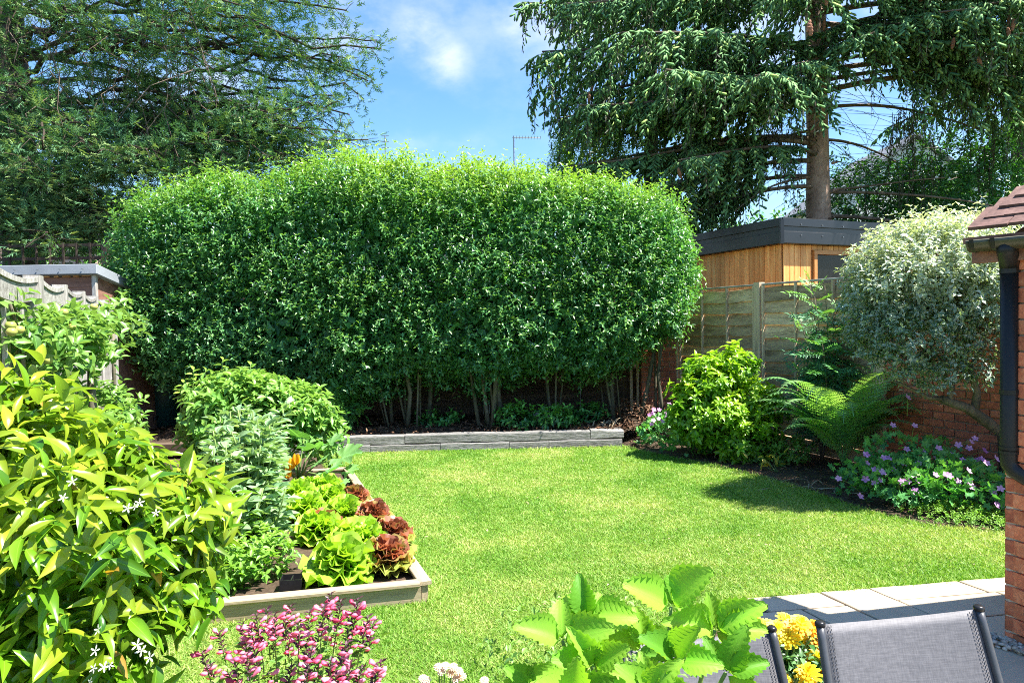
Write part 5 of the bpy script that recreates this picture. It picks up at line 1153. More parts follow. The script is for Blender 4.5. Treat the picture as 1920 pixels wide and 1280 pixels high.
def geranium(name_label, blobs, base, nfl, fl_px, group, minpx):
    root = empty('geranium', base, name_label, 'flowering plant', group)
    L = Leaves(); F_ = Leaves(); FS = MB()
    for i, (c, r, n) in enumerate(blobs):
        p, g = blob_pts(c, r, n, .35, .25, seed=i, zmin=.03); D = g * .6 + np.array([0, 0, .5]) + rng.normal(size=p.shape) * .35
        L.add(p, D, g * .5 + np.array([0, 0, .7]) + rng.normal(size=p.shape) * .3, rng.uniform(.05, .10, len(p)), rng.integers(0, 2, len(p)), np.clip(g[:, 2] * .4 + rng.normal(size=len(p)) * .2, 0, 1))
    emit(L, T_lobed, root, M['L_geranium'], minpx=minpx)
    for (px, py) in fl_px:
        best = None
        for i, (c, r, n) in enumerate(blobs):
            d = c[1] - r[1] * random.uniform(.85, 1.15)
            q = P(px, py, d); e = ((q.x - c[0]) / r[0]) ** 2 + ((q.z - c[2]) / r[2]) ** 2
            if best is None or e < best[0]: best = (e, q, c)
        q = best[1]; ax = (Vector((random.gauss(0, .3), -.8, .7))).normalized()
        F_.add(V3(q), V3(ax), V3(rvec(1)), random.uniform(.052, .066), 0, random.random() * .5)
        f = Vector(best[2]) * .5 + q * .5; f.z = q.z - .18; FS.tube([f, f.lerp(q, .6) + up * .02, q], .0025, 4)
    emit(F_, T_flower5, root, M['F_geranium'], part='flower', rest='far_flowers', minpx=2); FS.build('flower_stalks' if False else 'stalk', M['stem_green'], root)
    stems(root, 'stem', base, [(base[0] + random.uniform(-.2, .2), base[1] - .05, .25) for _ in range(5)], .006, M['stem_green'])
gp = [(1700, 862), (1722, 868), (1668, 858), (1640, 880), (1657, 858), (1716, 872), (1760, 840), (1758, 858), (1797, 834), (1828, 822), (1821, 828), (1817, 840), (1846, 845), (1868, 860), (1832, 863), (1840, 860), (1772, 870), (1710, 890), (1675, 880), (1650, 900), (1690, 905), (1702, 902), (1722, 900), (1740, 908), (1774, 890), (1780, 892), (1796, 902), (1818, 905), (1821, 912), (1816, 882), (1862, 922), (1876, 916), (1874, 945), (1868, 947), (1732, 932), (1715, 920), (1690, 902), (1655, 885), (1624, 852), (1626, 868), (1623, 898), (1572, 897), (1613, 930), (1674, 797), (1715, 798), (1702, 745), (1700, 842), (1733, 846), (1754, 890), (1696, 868), (1770, 862), (1640, 905), (1805, 862), (1728, 985), (1850, 868), (1783, 852)]
geranium('wide clump of lilac pink geraniums in front of the brick wall beside the downpipe', [(V3(P(1740, 900, 5.75)), (.55, .42, .2), 620), (V3(P(1660, 900, 6.0)), (.4, .38, .2), 380), (V3(P(1820, 925, 5.5)), (.32, .34, .2), 330), (V3(P(1700, 850, 6.1)), (.4, .28, .16), 220)], (3.3, 5.7, 0), 50, gp, 'lilac pink geraniums in the right border', 10)
gp2 = [(1224, 775), (1226, 768), (1236, 768), (1249, 783), (1250, 775), (1225, 788), (1265, 762), (1268, 788), (1222, 795), (1235, 785), (1255, 758), (1218, 778), (1242, 790)]
geranium('small clump of lilac pink geraniums at the lawn corner beside the lime green shrub', [(V3(P(1245, 815, 8.7)), (.28, .3, .27), 420), (V3(P(1290, 845, 8.1)), (.3, .25, .12), 200), (V3(P(1225, 840, 8.6)), (.2, .2, .12), 120)], (1.9, 8.6, 0), 13, gp2, 'lilac pink geraniums in the right border', 12)

def fern():
    c = G(1590, 885); c = Vector((c.x, c.y + .1, 0)); root = empty('fern', c, 'large arching green fern against the brick wall', 'fern')
    def frond(az, L, lift, sz):
        d = Vector((math.cos(az), math.sin(az), 0)); n = 26; pts = []
        for i in range(n + 1):
            s = i / n; pts.append(c + Vector((random.random() * 0, 0, .03)) + d * L * (s ** 1.2) * .74 + up * L * (lift * s - (lift * .62) * s ** 2.4))
        V, Fs, uv = [], [], []
        for i in range(5, n):
            p = pts[i]; ax = (pts[i + 1] - pts[i - 1]).normalized() if i < n else ax; side = ax.cross(up).normalized(); nrm = side.cross(ax); s = i / n
            pl = sz * math.sin(math.pi * min(1, .12 + s * .9)) ** .8 * (1.0 if s < .9 else .6)
            for sg in (-1, 1):
                dr = (side * sg + ax * .45 - nrm * .12).normalized(); q = 6 if pl > .05 else 3; pw = dr.cross(nrm).normalized()
                for j in range(q):
                    t0 = j / q; a = p + dr * pl * t0; l2 = .022 * (1 - t0 * .75) * (pl / .12 + .35)
                    for s2 in (-1, 1):
                        o = len(V); V += [a, a + dr * pl / q * 1.05, a + pw * s2 * l2 + dr * pl / q * .8]; uv += [(.5, t0)] * 3; Fs.append((o, o + 1, o + 2) if s2 * sg > 0 else (o, o + 2, o + 1))
        for i in range(n):
            ax = (pts[i + 1] - pts[i]).normalized(); side = ax.cross(up).normalized() * .0035; o = len(V); V += [pts[i] - side, pts[i] + side, pts[i + 1] + side, pts[i + 1] - side]; uv += [(.5, 0)] * 4; Fs.append((o, o + 1, o + 2, o + 3))
        V = np.array([v[:] for v in V]) - np.array(wl(root)[:]); lp = np.array([i for f in Fs for i in f]); me = raw_mesh('frond', V, lp, np.array([len(f) for f in Fs]), np.array(uv)[lp], np.clip(np.full(len(V), random.uniform(0, .75)), 0, 1), M['L_fern'], False)
        link('frond', me, root)
    for k in range(44):
        az = k * 2.4; lay = k / 44; frond(az + random.gauss(0, .2), random.uniform(1.05, 1.4) * (1.0 - .1 * lay), random.uniform(1.1, 1.65) + (.35 if k % 3 == 0 else 0), random.uniform(.13, .18))
fern()
def fern_small():
    pass
def rowan():
    b = Vector(P(1540, 760, 7.6)); b.z = 0; root = empty('pinnate_shrub', b, 'slender shrub with feathery pinnate leaves rising before the fence, between lime shrub and variegated tree', 'shrub'); L = Leaves()
    tips = [(1525, 548, 7.6), (1545, 535, 7.7), (1500, 600, 7.5), (1560, 590, 7.5), (1510, 640, 7.5), (1580, 650, 7.4), (1490, 690, 7.6), (1540, 640, 7.3), (1560, 700, 7.3), (1600, 560, 7.4), (1515, 480 + 40, 7.65)]
    for (px, py, d) in tips:
        t = P(px, py, d); pts = [b.lerp(t, s) + Vector((math.sin(s * 3) * .06, 0, 0)) for s in (0, .2, .4, .6, .8, 1)]; MB().tube(pts, [.012, .011, .009, .007, .005, .003], 5).build('stem', M['twig'], root, True)
        n = 26
        for k in range(n):
            s = .25 + .75 * k / n; p, dd = at_s(pts, min(s, .999)); az = k * 2.4 + px; out = Vector((math.cos(az), math.sin(az) - .25, random.uniform(-.35, .45) if s < .9 else .8)).normalized()
            L.add(V3(p), V3(out), V3(up + Vector((0, -.4, 0)) + rvec(.4)), random.uniform(.22, .34) * (1 if s < .9 else .7), random.randint(0, 2), .55 if s > .85 and py < 620 else random.random() * .25)
    emit(L, T_rowan, root, M['L_rowan'], minpx=10, cap=240)
rowan()
def variegated():
    base = Vector(P(1880, 820, 5.9)); base.z = .0; root = empty('variegated_tree', base, 'small round-headed tree with cream edged leaves and a leaning bare trunk by the brick wall', 'tree')
    c = lambda px, py, d=5.9: P(px, py, d)
    def tb(pp, r, nm_='branch', sides=9):
        pts = [c(*q) for q in pp]; dense = []
        for i in range(len(pts) - 1):
            for k in range(3): dense.append(pts[i].lerp(pts[i + 1], k / 3))
        dense.append(pts[-1]); n = len(dense); MB().tube(dense, [r[0] + (r[1] - r[0]) * k / (n - 1) for k in range(n)], sides).build(nm_, M['bark_grey'], root, True)
    bg = base.copy(); tr_pts = [Vector((c(1885, 830, 5.95).x + .03, 5.95, 0)), c(1882, 815, 5.95), c(1850, 790), c(1815, 765), c(1785, 755), c(1765, 748)]
    MB().tube(tr_pts, [.06, .05, .048, .044, .04, .034], 10).build('trunk', M['bark_grey'], root, True)
    tb([(1828, 768), (1832, 735), (1822, 700), (1805, 670), (1815, 620)], (.036, .018)); tb([(1780, 753), (1785, 725), (1770, 700), (1762, 670)], (.028, .014)); tb([(1765, 748), (1740, 745), (1710, 730), (1680, 715)], (.02, .01)); tb([(1808, 690), (1790, 640), (1760, 600)], (.02, .01)); tb([(1818, 690), (1845, 650), (1850, 600)], (.018, .01)); tb([(1785, 720), (1795, 690), (1800, 640)], (.016, .01))
    bl = [(V3(c(1735, 520, 5.9)), (.62, .62, .48), 1650), (V3(c(1770, 480, 5.9)), (.48, .55, .36), 800), (V3(c(1655, 580, 5.9)), (.30, .38, .42), 560), (V3(c(1710, 640, 5.8)), (.44, .38, .34), 400), (V3(c(1830, 560, 5.8)), (.28, .42, .48), 400), (V3(c(1760, 700, 5.8)), (.3, .28, .12), 110), (V3(c(1840, 690, 5.7)), (.1, .12, .18), 40)]
    L = Leaves()
    for i, (cc, r, n) in enumerate(bl):
        r = [q * .93 for q in r]; p, g = blob_pts(cc, r, int(n * .85), .42, .2, seed=i * 2.2); D = g * .9 + np.array([0, 0, .7]) + rng.normal(size=p.shape) * .35
        topf = np.clip((p[:, 2] - 1.55) / .55, 0, 1); grow(L, p, D, rng.uniform(.07, .15, len(p)) * (1 + .9 * (rng.random(len(p)) < .10) * topf), 4, .058, spread=.9, t=(0, 1, 2), ybase=.62 * topf - .04, ysh=.25, young_at=.3, up=.5, jitter=.3)
    emit(L, T_small, root, M['L_varieg'], minpx=7)
    TW = []
    for _ in range(160):
        i = random.randrange(5); cc, r, n = bl[i]; d = Vector(rand_unit(1)[0]); p = Vector(cc) + Vector((d.x * r[0], d.y * r[1], d.z * r[2])) * .9; TW.append((Vector(cc) + Vector((0, 0, -r[2] * .5)), p))
    put_twigs(root, TW, .005, 'twig', 'bark_grey')
variegated()
# low plants in the border front
def lowplant(name, label, cat, blobs, mat, tms, ls, group=None, minpx=10, pairs=3, slen=.1, young=.1, cap=300):
    c = blobs[0][0]; r_ = empty(name, (c[0], c[1], 0), label, cat, group); bush(r_, blobs, M[mat], tms, ls, slen, pairs, t=tuple(range(len(tms))), minpx=minpx, young=young, ysh=.3, cap=cap); return r_
lowplant('creeping_plant', 'pale green low creeping plant on the lawn edge in the shade of the house corner', 'ground cover', [((G(1800, 970).x, G(1800, 970).y, .03), (.38, .28, .07), 700), ((G(1860, 985).x, G(1860, 985).y, .03), (.22, .2, .06), 300)], 'L_ground', T_small, .022, minpx=12, slen=.04)
lowplant('border_plant', 'low leafy plant at the lawn edge under the pinnate shrub', 'plant', [((G(1440, 868).x, G(1440, 868).y + .2, .12), (.30, .2, .14), 130), ((G(1500, 880).x, G(1500, 880).y + .3, .14), (.2, .2, .13), 80)], 'L_salvia', T_med, .06)
yl = empty('yellowing_plant', G(1455, 890), 'low plant with yellow withered leaves at the lawn edge before the fern', 'plant'); L = Leaves()
for k in range(16): L.add(V3(Vector(G(1450, 886)) + Vector((random.gauss(0, .12), .1 + random.random() * .1, random.uniform(.05, .16)))), V3((rvec(1) + Vector((0, -.5, -.2))).normalized()), V3(up + rvec(.4)), random.uniform(.06, .11), 0, random.random() * .4)
emit(L, T_med, yl, M['L_yellowing']); stems(yl, 'stem', G(1455, 885), [V3(Vector(G(1450, 886)) + Vector((random.gauss(0, .08), .12, .12))) for _ in range(4)], .004, M['stem_green'])
def straps(name, label, cat, base, n, L0, mat, spread=.5, w=.012, group=None, young=.3, lift=(.5, 1.2)):
    root = empty(name, base, label, cat, group); V, Fs = [], []
    for k in range(n):
        az = random.random() * 6.28; d = Vector((math.cos(az), math.sin(az), 0)); l = L0 * random.uniform(.6, 1.1); up_ = random.uniform(*lift); b = Vector(base) + Vector((random.gauss(0, spread * .35), random.gauss(0, spread * .25), 0)); side = Vector((-d.y, d.x, 0)) * w / 2; V, Fs = [], []
        for i in range(7):
            s = i / 6; p = b + d * l * s * .7 + up * l * (up_ * s - up_ * .8 * s * s) - b * 0; ww = side * (1 - s ** 3) ; V += [p - ww, p + ww + up * .002]
        Fs = [(2 * i, 2 * i + 1, 2 * i + 3, 2 * i + 2) for i in range(6)]; MB().add(V, Fs).build('leaf', M[mat], root, True)
    return root
straps('fern_debris', 'dry straw coloured fern stalks lying on the soil before the fern', 'dead stalks', G(1530, 915), 22, .30, 'straw', .6, .010, lift=(.1, .4))
straps('strap_plant', 'pale dry strap leaved plant behind the sleeper wall near its end', 'plant', (P(1125, 800, 9.05).x, 9.05, .19), 26, .34, 'straw', .3, .012)
lowplant('dry_shrub', 'brownish half dead shrub at the end of the sleeper wall', 'shrub', [(V3(P(1192, 785, 9.3)), (.24, .3, .22), 110)], 'mulch', T_small, .055, minpx=99, slen=.15)
for i, (px, py, d, rx, rz, n, lab) in enumerate(((965, 785, 9.1, .22, .13, 80, 'low dark green plant behind the sleeper wall, left of the pale stone'), (1035, 790, 9.05, .28, .13, 90, 'low dark green plant behind the sleeper wall, in front of the pale stone'), (820, 790, 9.5, .3, .08, 60, 'low ivy patch under the hedge between two stem clumps'), (1090, 778, 9.5, .35, .12, 90, 'low dark green plant under the hedge behind the dry strap leaves'))):
    lowplant('ground_ivy', lab, 'ground cover', [(V3(P(px, py, d)), (rx, .2, rz), n)], 'L_ivy', T_med, .085, group='low plants behind the sleepers', minpx=10, slen=.12, zmin=.15) if False else lowplant('ground_ivy', lab, 'ground cover', [(V3(P(px, py, d)), (rx, .2, rz), n)], 'L_ivy', T_med, .085, group='low plants behind the sleepers', minpx=10, slen=.12)
sp = P(1018, 762, 9.35); st = empty('pale_stone', (sp.x, sp.y, .18), 'pale rounded stone slab standing under the hedge', 'stone')
m = MB(); n = 12; V = [];
for yy in (-.05, .05):
    for k in range(n): a = math.pi * k / (n - 1); V.append((sp.x + math.cos(a) * .18 * (1 + .1 * math.sin(k * 2.2)), sp.y + yy + .03 * math.sin(a), .16 + math.sin(a) * .26 * (1 + .12 * math.sin(k * 1.7))))
m.add(V, [tuple(range(n))[::-1], tuple(range(n, 2 * n))] + [(k, k + 1, n + k + 1, n + k) for k in range(n - 1)]); m.build('slab', M['stone'], st, bevel=.015)
# dark ferny shrub at the hedge's lower left
lowplant('mahonia', 'dark feathery shrub at the lower left foot of the hedge behind the sleepers', 'shrub', [(V3(P(625, 765, 9.0)), (.28, .25, .32), 60)], 'L_ivy', T_rowan, .22, minpx=10, slen=.14, pairs=2)

# ---- vegetable bed
def bed(s, t, z=.08): p = B[0].lerp(B[1], s).lerp(B[3].lerp(B[2], s), t); return Vector((p.x, p.y, z))
def lettuce(px, py, rad, red, lab, hgt=.2):
    c = G(px, py, .08); g = 'red leaf lettuces in the raised bed' if red else 'green leaf lettuces in the raised bed'
    root = empty('lettuce', c, lab, 'lettuce', g); L = Leaves(); n = 34
    for k in range(n):
        lay = k / n; az = k * 2.4 + random.gauss(0, .2); el = R(12 + 66 * lay + random.gauss(0, 6)); d = Vector((math.cos(az) * math.cos(el), math.sin(az) * math.cos(el), math.sin(el)))
        nr = Vector((-math.cos(az) * math.sin(el), -math.sin(az) * math.sin(el), math.cos(el))); L.add(V3(c + up * (.01 + hgt * .45 * lay) + d * .015), V3(d), V3(nr), rad * (1.0 - .42 * lay) * random.uniform(.8, 1.15), random.randint(0, 3), (.25 + .5 * lay * random.random()) if not red else (random.random() * .3 if lay > .25 else .8))
    emit(L, T_oak if red else T_lettuce, root, M['L_redlettuce' if red else 'L_lettuce'], minpx=4)
for q in ((640, 1082, .24, 0, 'large green lettuce nearest the front edge of the raised bed'), (728, 1068, .19, 1, 'red lettuce at the front right corner of the raised bed'), (668, 1032, .22, 0, 'green lettuce second in the middle row, behind the largest one'), (598, 1012, .19, 0, 'green lettuce behind the black seed tray'),
          (735, 1024, .16, 1, 'red lettuce second along the right edge of the bed'), (610, 1005, .16, 1, 'red lettuce in the middle of the left lettuce row'), (645, 985, .2, 0, 'green lettuce in the middle of the lettuce patch'), (700, 988, .17, 1, 'red lettuce third along the right edge of the bed'), (575, 975, .2, 0, 'green lettuce beside the lowest broad bean leaves'),
          (625, 955, .18, 0, 'green lettuce behind the red one of the left row'), (665, 952, .15, 1, 'smallest red lettuce at the far right of the patch'), (560, 950, .2, 0, 'green lettuce in the far left of the patch'), (612, 935, .19, 0, 'green lettuce farthest back, next to the courgette leaves'), (690, 1040, .17, 0, 'green lettuce between the two front red ones'), (585, 935, .17, 0, 'green lettuce at the foot of the orange courgette flower')):
    lettuce(*q)
def herb():
    for i, (px, py, lab) in enumerate(((415, 1105, 'low green herb at the left front of the bed beside the glossy climber'), (465, 1095, 'low green herb next to the front plank, second from the left'), (510, 1075, 'tall leafy herb beside the black seed tray'), (470, 1050, 'green herb just before the broad beans'))):
        c = G(px, py, .08); r_ = empty('herb_plant', c, lab, 'herb', 'herbs at the front of the raised bed'); bush(r_, [((c.x, c.y, .16), (.12, .12, .15), 60)], M['L_herb'], T_med, .055, .1, 2, whorl=3, t=(0, 1, 2), upb=1.3, young=.15, cap=120); stems(r_, 'stem', c, [(c.x + random.gauss(0, .05), c.y + random.gauss(0, .04), random.uniform(.15, .28)) for _ in range(7)], .003, M['stem_green'])
herb()
c = G(548, 1100, .085); ty = empty('seed_tray', c, 'small black plastic seed tray on the soil of the raised bed', 'tray'); Mz = Matrix.Rotation(.15, 3, 'Z')
for (dx, dy, sx, sy) in ((0, -.05, .12, .004), (0, .05, .12, .004), (-.06, 0, .004, .104), (.06, 0, .004, .104)): MB().box(c + Mz @ Vector((dx, dy, .03)), (sx, sy, .06), Mz).build('side', M['tray'], ty)
MB().box(c + up * .003, (.12, .1, .004), Mz).build('base', M['tray'], ty)
MB().box(c + up * .03, (.006, .1, .05), Mz).build('divider', M['tray'], ty)
def beans():
    k = 0; BL = ('broad bean plant at the front of its block, just behind the green herbs', 'tall broad bean plant in the front row next to the lettuces', 'broad bean plant in the front row close to the glossy climber', 'tall broad bean plant in the middle of the bean block', 'broad bean plant beside the courgette leaves, halfway back',
        'tall broad bean plant halfway back on the fence side of the block', 'rearmost tall broad bean plant, against the raspberry bush', 'short broad bean plant at the very front, overhung by the climber', 'short broad bean plant beside the seed tray and the nearest lettuces', 'broad bean plant on the fence side edge of the bed, just past the climber leaves', 'broad bean plant leaning over the far green lettuces', 'broad bean plant with its tip in the centre of the front row', 'broad bean plant farthest to the left in the front row, mostly hidden')
    for (s, t, h) in ((.25, .30, .72), (.36, .38, .80), (.15, .38, .78), (.30, .46, .88), (.28, .56, .84), (.16, .52, .86), (.33, .60, .88), (.22, .24, .5), (.33, .27, .42), (.1, .46, .85), (.37, .48, .7), (.30, .37, .82), (.08, .30, .7)):
        b = bed(s, t); where = ['front', 'second', 'third', 'middle', 'rear'][min(4, int((t - .2) * 11))]; root = empty('broad_bean_plant', b, BL[k], 'bean plant', 'broad bean plants in the raised bed'); L = Leaves(); k += 1
        for q in range(3):
            tp = b + Vector((random.gauss(0, .08), random.gauss(0, .08), h * random.uniform(.85, 1.05))); pts = [b.lerp(tp, x / 5) for x in range(6)]; MB().tube(pts, .005, 5).build('stem', M['stem_green'], root, True); n = int(h / .034)
            for j in range(n):
                x = .06 + .94 * j / n; p, d = at_s(pts, min(.999, x)); az = j * 2.1 + q; out = Vector((math.cos(az), math.sin(az), .45)).normalized()
                for g in (-.45, .1, .5): o2 = Vector((math.cos(az + g), math.sin(az + g), .5 - .5 * abs(g) + (.5 if x > .9 else 0))).normalized(); L.add(V3(p + out * .03), V3(o2), V3(up + rvec(.35)), random.uniform(.11, .155) * (1 - .3 * x), random.randint(0, 2), random.random() * .7)
        emit(L, T_med, root, M['L_bean'], minpx=14, cap=90)
beans()
def courgette():
    c = G(560, 905, .08); root = empty('courgette_plant', c, 'courgette plant with big lobed leaves and orange flowers at the back of the bed', 'vegetable plant')
    for (px, py, d, sz) in ((620, 862, 6.5, .42), (585, 845, 6.7, .38), (555, 870, 6.4, .32), (600, 890, 6.2, .3), (640, 885, 6.5, .22), (540, 835, 6.8, .34), (520, 880, 6.3, .26), (628, 905, 6.2, .18), (605, 835, 6.6, .3), (570, 825, 6.8, .3), (590, 868, 6.2, .24)):
        t = P(px, py, d); L = Leaves(); L.add(V3(t), V3(Vector(((px - 575) / 60, -.25, .15))), V3(Vector((random.gauss(0, .2), -.45, 1))), sz, random.randint(0, 1), random.random() * .5)
        m = MB(); m.tube([c, c.lerp(t, .5) + up * .06, t], [.012, .009, .007], 6).build('stalk', M['stem_green'], root, True); emit(L, T_big_lobed, root, M['L_courgette'], minpx=1)
    for (px, py) in ((548, 880), (540, 898), (556, 872)): t = P(px, py, 6.1); L = Leaves(); [L.add(V3(t), V3(Vector((math.cos(a) * .3, math.sin(a) * .3, 1))), V3(Vector((math.cos(a), math.sin(a), 0))), .11, 0, .2) for a in (0, 1.25, 2.5, 3.77, 5.0)]; emit(L, T_med, root, M['F_orange'], part='petal', minpx=1)
courgette()
def currant():
    b = Vector(P(440, 820, 7.3)); b.z = 0; root = empty('raspberry_bush', b, 'broad leafy raspberry bush with lime green shoot tips behind the broad beans', 'bush'); c = lambda px, py, d=7.2: V3(P(px, py, d))
    bl = [(c(465, 765, 7.2), (.55, .4, .28), 280), (c(400, 790, 7.1), (.2, .35, .33), 110), (c(540, 785, 7.2), (.42, .36, .22), 190), (c(595, 815, 7.2), (.2, .25, .16), 70), (c(450, 840, 6.9), (.5, .3, .3), 160)]
    bush(root, bl, M['L_rasp'], T_med, .115, .2, 3, whorl=3, t=(0, 1, 2), minpx=14, upb=.8, young=.05, ytop=.35, ysh=.2, droop=.25)
    L = Leaves()
    for (px, py) in ((362, 690), (418, 670), (425, 692), (470, 680), (400, 700), (452, 705), (345, 715), (385, 690), (480, 712)):
        t = P(px, py, 7.2); f = P(px + random.uniform(-8, 8), 780, 7.2); MB().tube([f, t], [.006, .003], 5).build('cane', M['stem_green'], root, True)
        for j in range(15): s = .35 + .65 * j / 15; az = j * 2.4; L.add(V3(f.lerp(t, s)), V3(Vector((math.cos(az), math.sin(az) * .8, .15 if s < .9 else .7))), V3(up + rvec(.3)), random.uniform(.09, .13) * (1 if s < .85 else .7), random.randint(0, 2), .95)
    emit(L, T_med, root, M['L_rasp'], cap=0, rest='shoot_leaves')
    stems(root, 'cane', b, [c(px, 770) for px in (350, 400, 440, 480, 520, 560, 590)], .008, M['stem_green'])
currant()

# ---- left border
def apple():
    b = A0 + lu * .9 + ln * .35; root = empty('apple_tree', b, 'trained apple tree with small green apples against the grey fence', 'tree'); c = lambda px, py, d: P(px, py, d)
    MB().tube([b, c(172, 740, 4.5), c(171, 640, 4.5), c(170, 600, 4.5)], [.03, .026, .024, .02], 8).build('trunk', M['bark_grey'], root, True)
    MB().tube([Vector((c(214, 800, 5.2).x, 5.2, 0)), c(214, 700, 5.2), c(212, 620, 5.2)], [.018, .014, .012], 7).build('trunk', M['bark_grey'], root, True)
    for pp in (((170, 620, 4.5), (90, 620, 4.0), (0, 610, 3.5), (-80, 600, 3.2)), ((170, 610, 4.5), (210, 590, 4.9), (245, 575, 5.1)), ((171, 760, 4.5), (210, 770, 4.8), (235, 780, 5.0)), ((171, 770, 4.5), (100, 740, 4.1), (40, 700, 3.8)), ((40, 600, 3.7), (22, 570, 3.6)), ((34, 625, 3.5), (18, 565, 3.4))):
        MB().tube([c(*q) for q in pp], [.014 * (1 - .6 * k / (len(pp) - 1)) for k in range(len(pp))], 6).build('branch', M['bark_grey'], root, True)
    bl = [(V3(c(178, 605, 4.7)), (.17, .28, .10), 50), (V3(c(215, 585, 4.95)), (.08, .15, .08), 18), (V3(c(110, 615, 4.2)), (.24, .22, .13), 80), (V3(c(30, 620, 3.7)), (.22, .2, .15), 70), (V3(c(150, 650, 4.4)), (.22, .2, .12), 55), (V3(c(70, 665, 3.9)), (.2, .2, .1), 45), (V3(c(-40, 600, 3.4)), (.2, .2, .2), 40), (V3(c(200, 760, 4.8)), (.16, .2, .18), 60), (V3(c(180, 800, 4.5)), (.2, .2, .15), 60), (V3(c(90, 760, 4.0)), (.2, .2, .2), 50)]
    bl = [((x, y, z - .055), (rx, ry, rz * .85), n) for (x, y, z), (rx, ry, rz), n in bl]
    bush(root, bl, M['L_apple'], T_med, .088, .15, 3, t=(0, 1, 2), minpx=12, upb=.6, young=.1, ytop=.35, ysh=.2, shell=.8, droop=.3)
    ap = MB(); ics = 8
    V, Fs = [], []
    for i in range(7):
        for k in range(10): th = math.pi * i / 6; r = .024 * math.sin(th) * (1.05); V.append((r * math.cos(k * .628), r * math.sin(k * .628), .022 * math.cos(th) - (.006 if i in (0,) else 0)))
    Fs = [(i * 10 + k, (i + 1) * 10 + k, (i + 1) * 10 + (k + 1) % 10, i * 10 + (k + 1) % 10) for i in range(6) for k in range(10)]
    me = raw_mesh('apple', np.array(V), np.array([i for f in Fs for i in f]), np.array([4] * len(Fs)), None, None, M['apple'], True)
    for (px, py, d) in ((20, 610, 3.45), (36, 618, 3.5), (22, 622, 3.4), (95, 610, 4.0), (98, 640, 4.0), (135, 613, 4.3), (176, 575, 4.6), (90, 675, 3.8), (160, 750, 4.4), (205, 780, 4.6), (170, 745, 4.4), (70, 650, 3.8), (120, 585, 4.2)):
        link('fruit', me, root, Matrix.Translation(c(px, py, d - .12)))
apple()
def glossy():
    b = Vector((-1.55, 2.0, 0)); root = empty('glossy_climber', b, 'large climber with drooping glossy lime green leaves and small white flowers at the lower left', 'shrub'); c = lambda px, py, d: V3(P(px, py, d))
    L = Leaves(); Fw = Leaves()
    bl = [(c(70, 960, 2.0), (.42, .34, .42), 460), (c(-60, 1000, 1.9), (.42, .34, .5), 240), (c(250, 950, 2.05), (.30, .24, .17), 200), (c(345, 960, 2.1), (.16, .18, .14), 95), (c(300, 1060, 2.0), (.20, .2, .14), 130), (c(200, 1120, 1.9), (.26, .24, .24), 210), (c(60, 1200, 1.8), (.34, .28, .2), 230), (c(60, 790, 2.1), (.2, .2, .13), 110), (c(110, 1010, 1.8), (.3, .2, .3), 160), (c(30, 740, 2.1), (.15, .15, .09), 45), (c(190, 870, 2.1), (.2, .18, .1), 90), (c(230, 1190, 1.75), (.05, .08, .1), 10)]
    for i, (cc, r, n) in enumerate(bl):
        r = [q * .82 for q in r]; cc = (cc[0] - .02, cc[1], cc[2] - .03); p, g = blob_pts(cc, r, int(n * .85), .7, .38, seed=i * 1.7, zmin=.1); n = len(p); D = g * .8 + np.array([.25, 0, .25]) + rng.normal(size=p.shape) * .35
        D = nrmz(D); A = nrmz(np.cross(D, rand_unit(n))); s0 = rng.random(n)
        for k in range(2):
            for sg in (-1, 1):
                d = nrmz(D * .55 + A * sg * .75 + np.array([0, 0, -.12]) + rng.normal(size=(n, 3)) * .38); L.add(p + D * .045 * k, d, nrmz(g * .4 + np.array([.15, -.15, 1.0]) + rng.normal(size=(n, 3)) * .35), rng.uniform(.045, .11, n), rng.integers(0, 4, n), np.clip(g[:, 2] * .3 + .35 * (p[:, 2] - .6) + rng.normal(size=n) * .3, 0, 1))
            A = np.cross(D, A)
    emit(L, T_drop, root, M['L_glossy'], minpx=10)
    Lc = Leaves(); q = rng.choice(len(L.cat()[0]), 46, replace=False); a = L.cat()
    for i in q: Lc.add(a[0][i] + np.array([0, -.03, .01]), rng.normal(size=3) + np.array([.3, -.3, -.2]), np.array([0, -.3, 1.]), .085, 0, .3)
    emit(Lc, T_drop, root, M['L_copper'], part='copper_leaf', rest='copper_foliage')
    for (px, py, n) in ((115, 920, 2), (258, 960, 4), (55, 985, 3), (185, 1195, 2), (195, 1250, 4), (255, 1235, 3)):
        t = P(px, py, 1.62 if px > 60 else 1.6); t = P(px, py, 1.7 - .1 * (py > 1100))
        for _ in range(n): q = t + rvec(.018); Fw.add(V3(q), V3(Vector((random.gauss(0, .4), -1, .6))), V3(rvec(1)), random.uniform(.020, .030), 0, random.random())
    emit(Fw, [flower_tm(5, .35, .15)], root, M['F_white'], part='flower', minpx=1)
    for (px, py, d) in ((250, 900, 2.1), (400, 960, 2.1), (330, 1060, 2.0), (150, 860, 2.1), (60, 720, 2.1), (200, 1080, 1.9), (60, 1100, 1.9), (-20, 900, 1.9), (420, 930, 2.1), (100, 1000, 1.9), (300, 960, 2.05), (360, 900, 2.1)):
        t = P(px, py, d); m = b.lerp(t, .5) + up * .15 + rvec(.03); MB().tube([b + rvec(.02) * 0, b.lerp(m, .5) + up * .05, m, m.lerp(t, .6) + up * .03, t], [.009, .007, .006, .004, .003], 5).build('stem', M['stem_red'], root, True)
glossy()
# more leafiness beside the fence between the apple and the bed
lowplant('fence_side_shrub', 'green leafy shrub below the apple tree at the foot of the grey fence', 'shrub', [(V3(P(180, 790, 5.2)), (.20, .3, .24), 120), (V3(P(140, 900, 4.6)), (.28, .3, .25), 120)], 'L_rasp', T_med, .075, minpx=13)

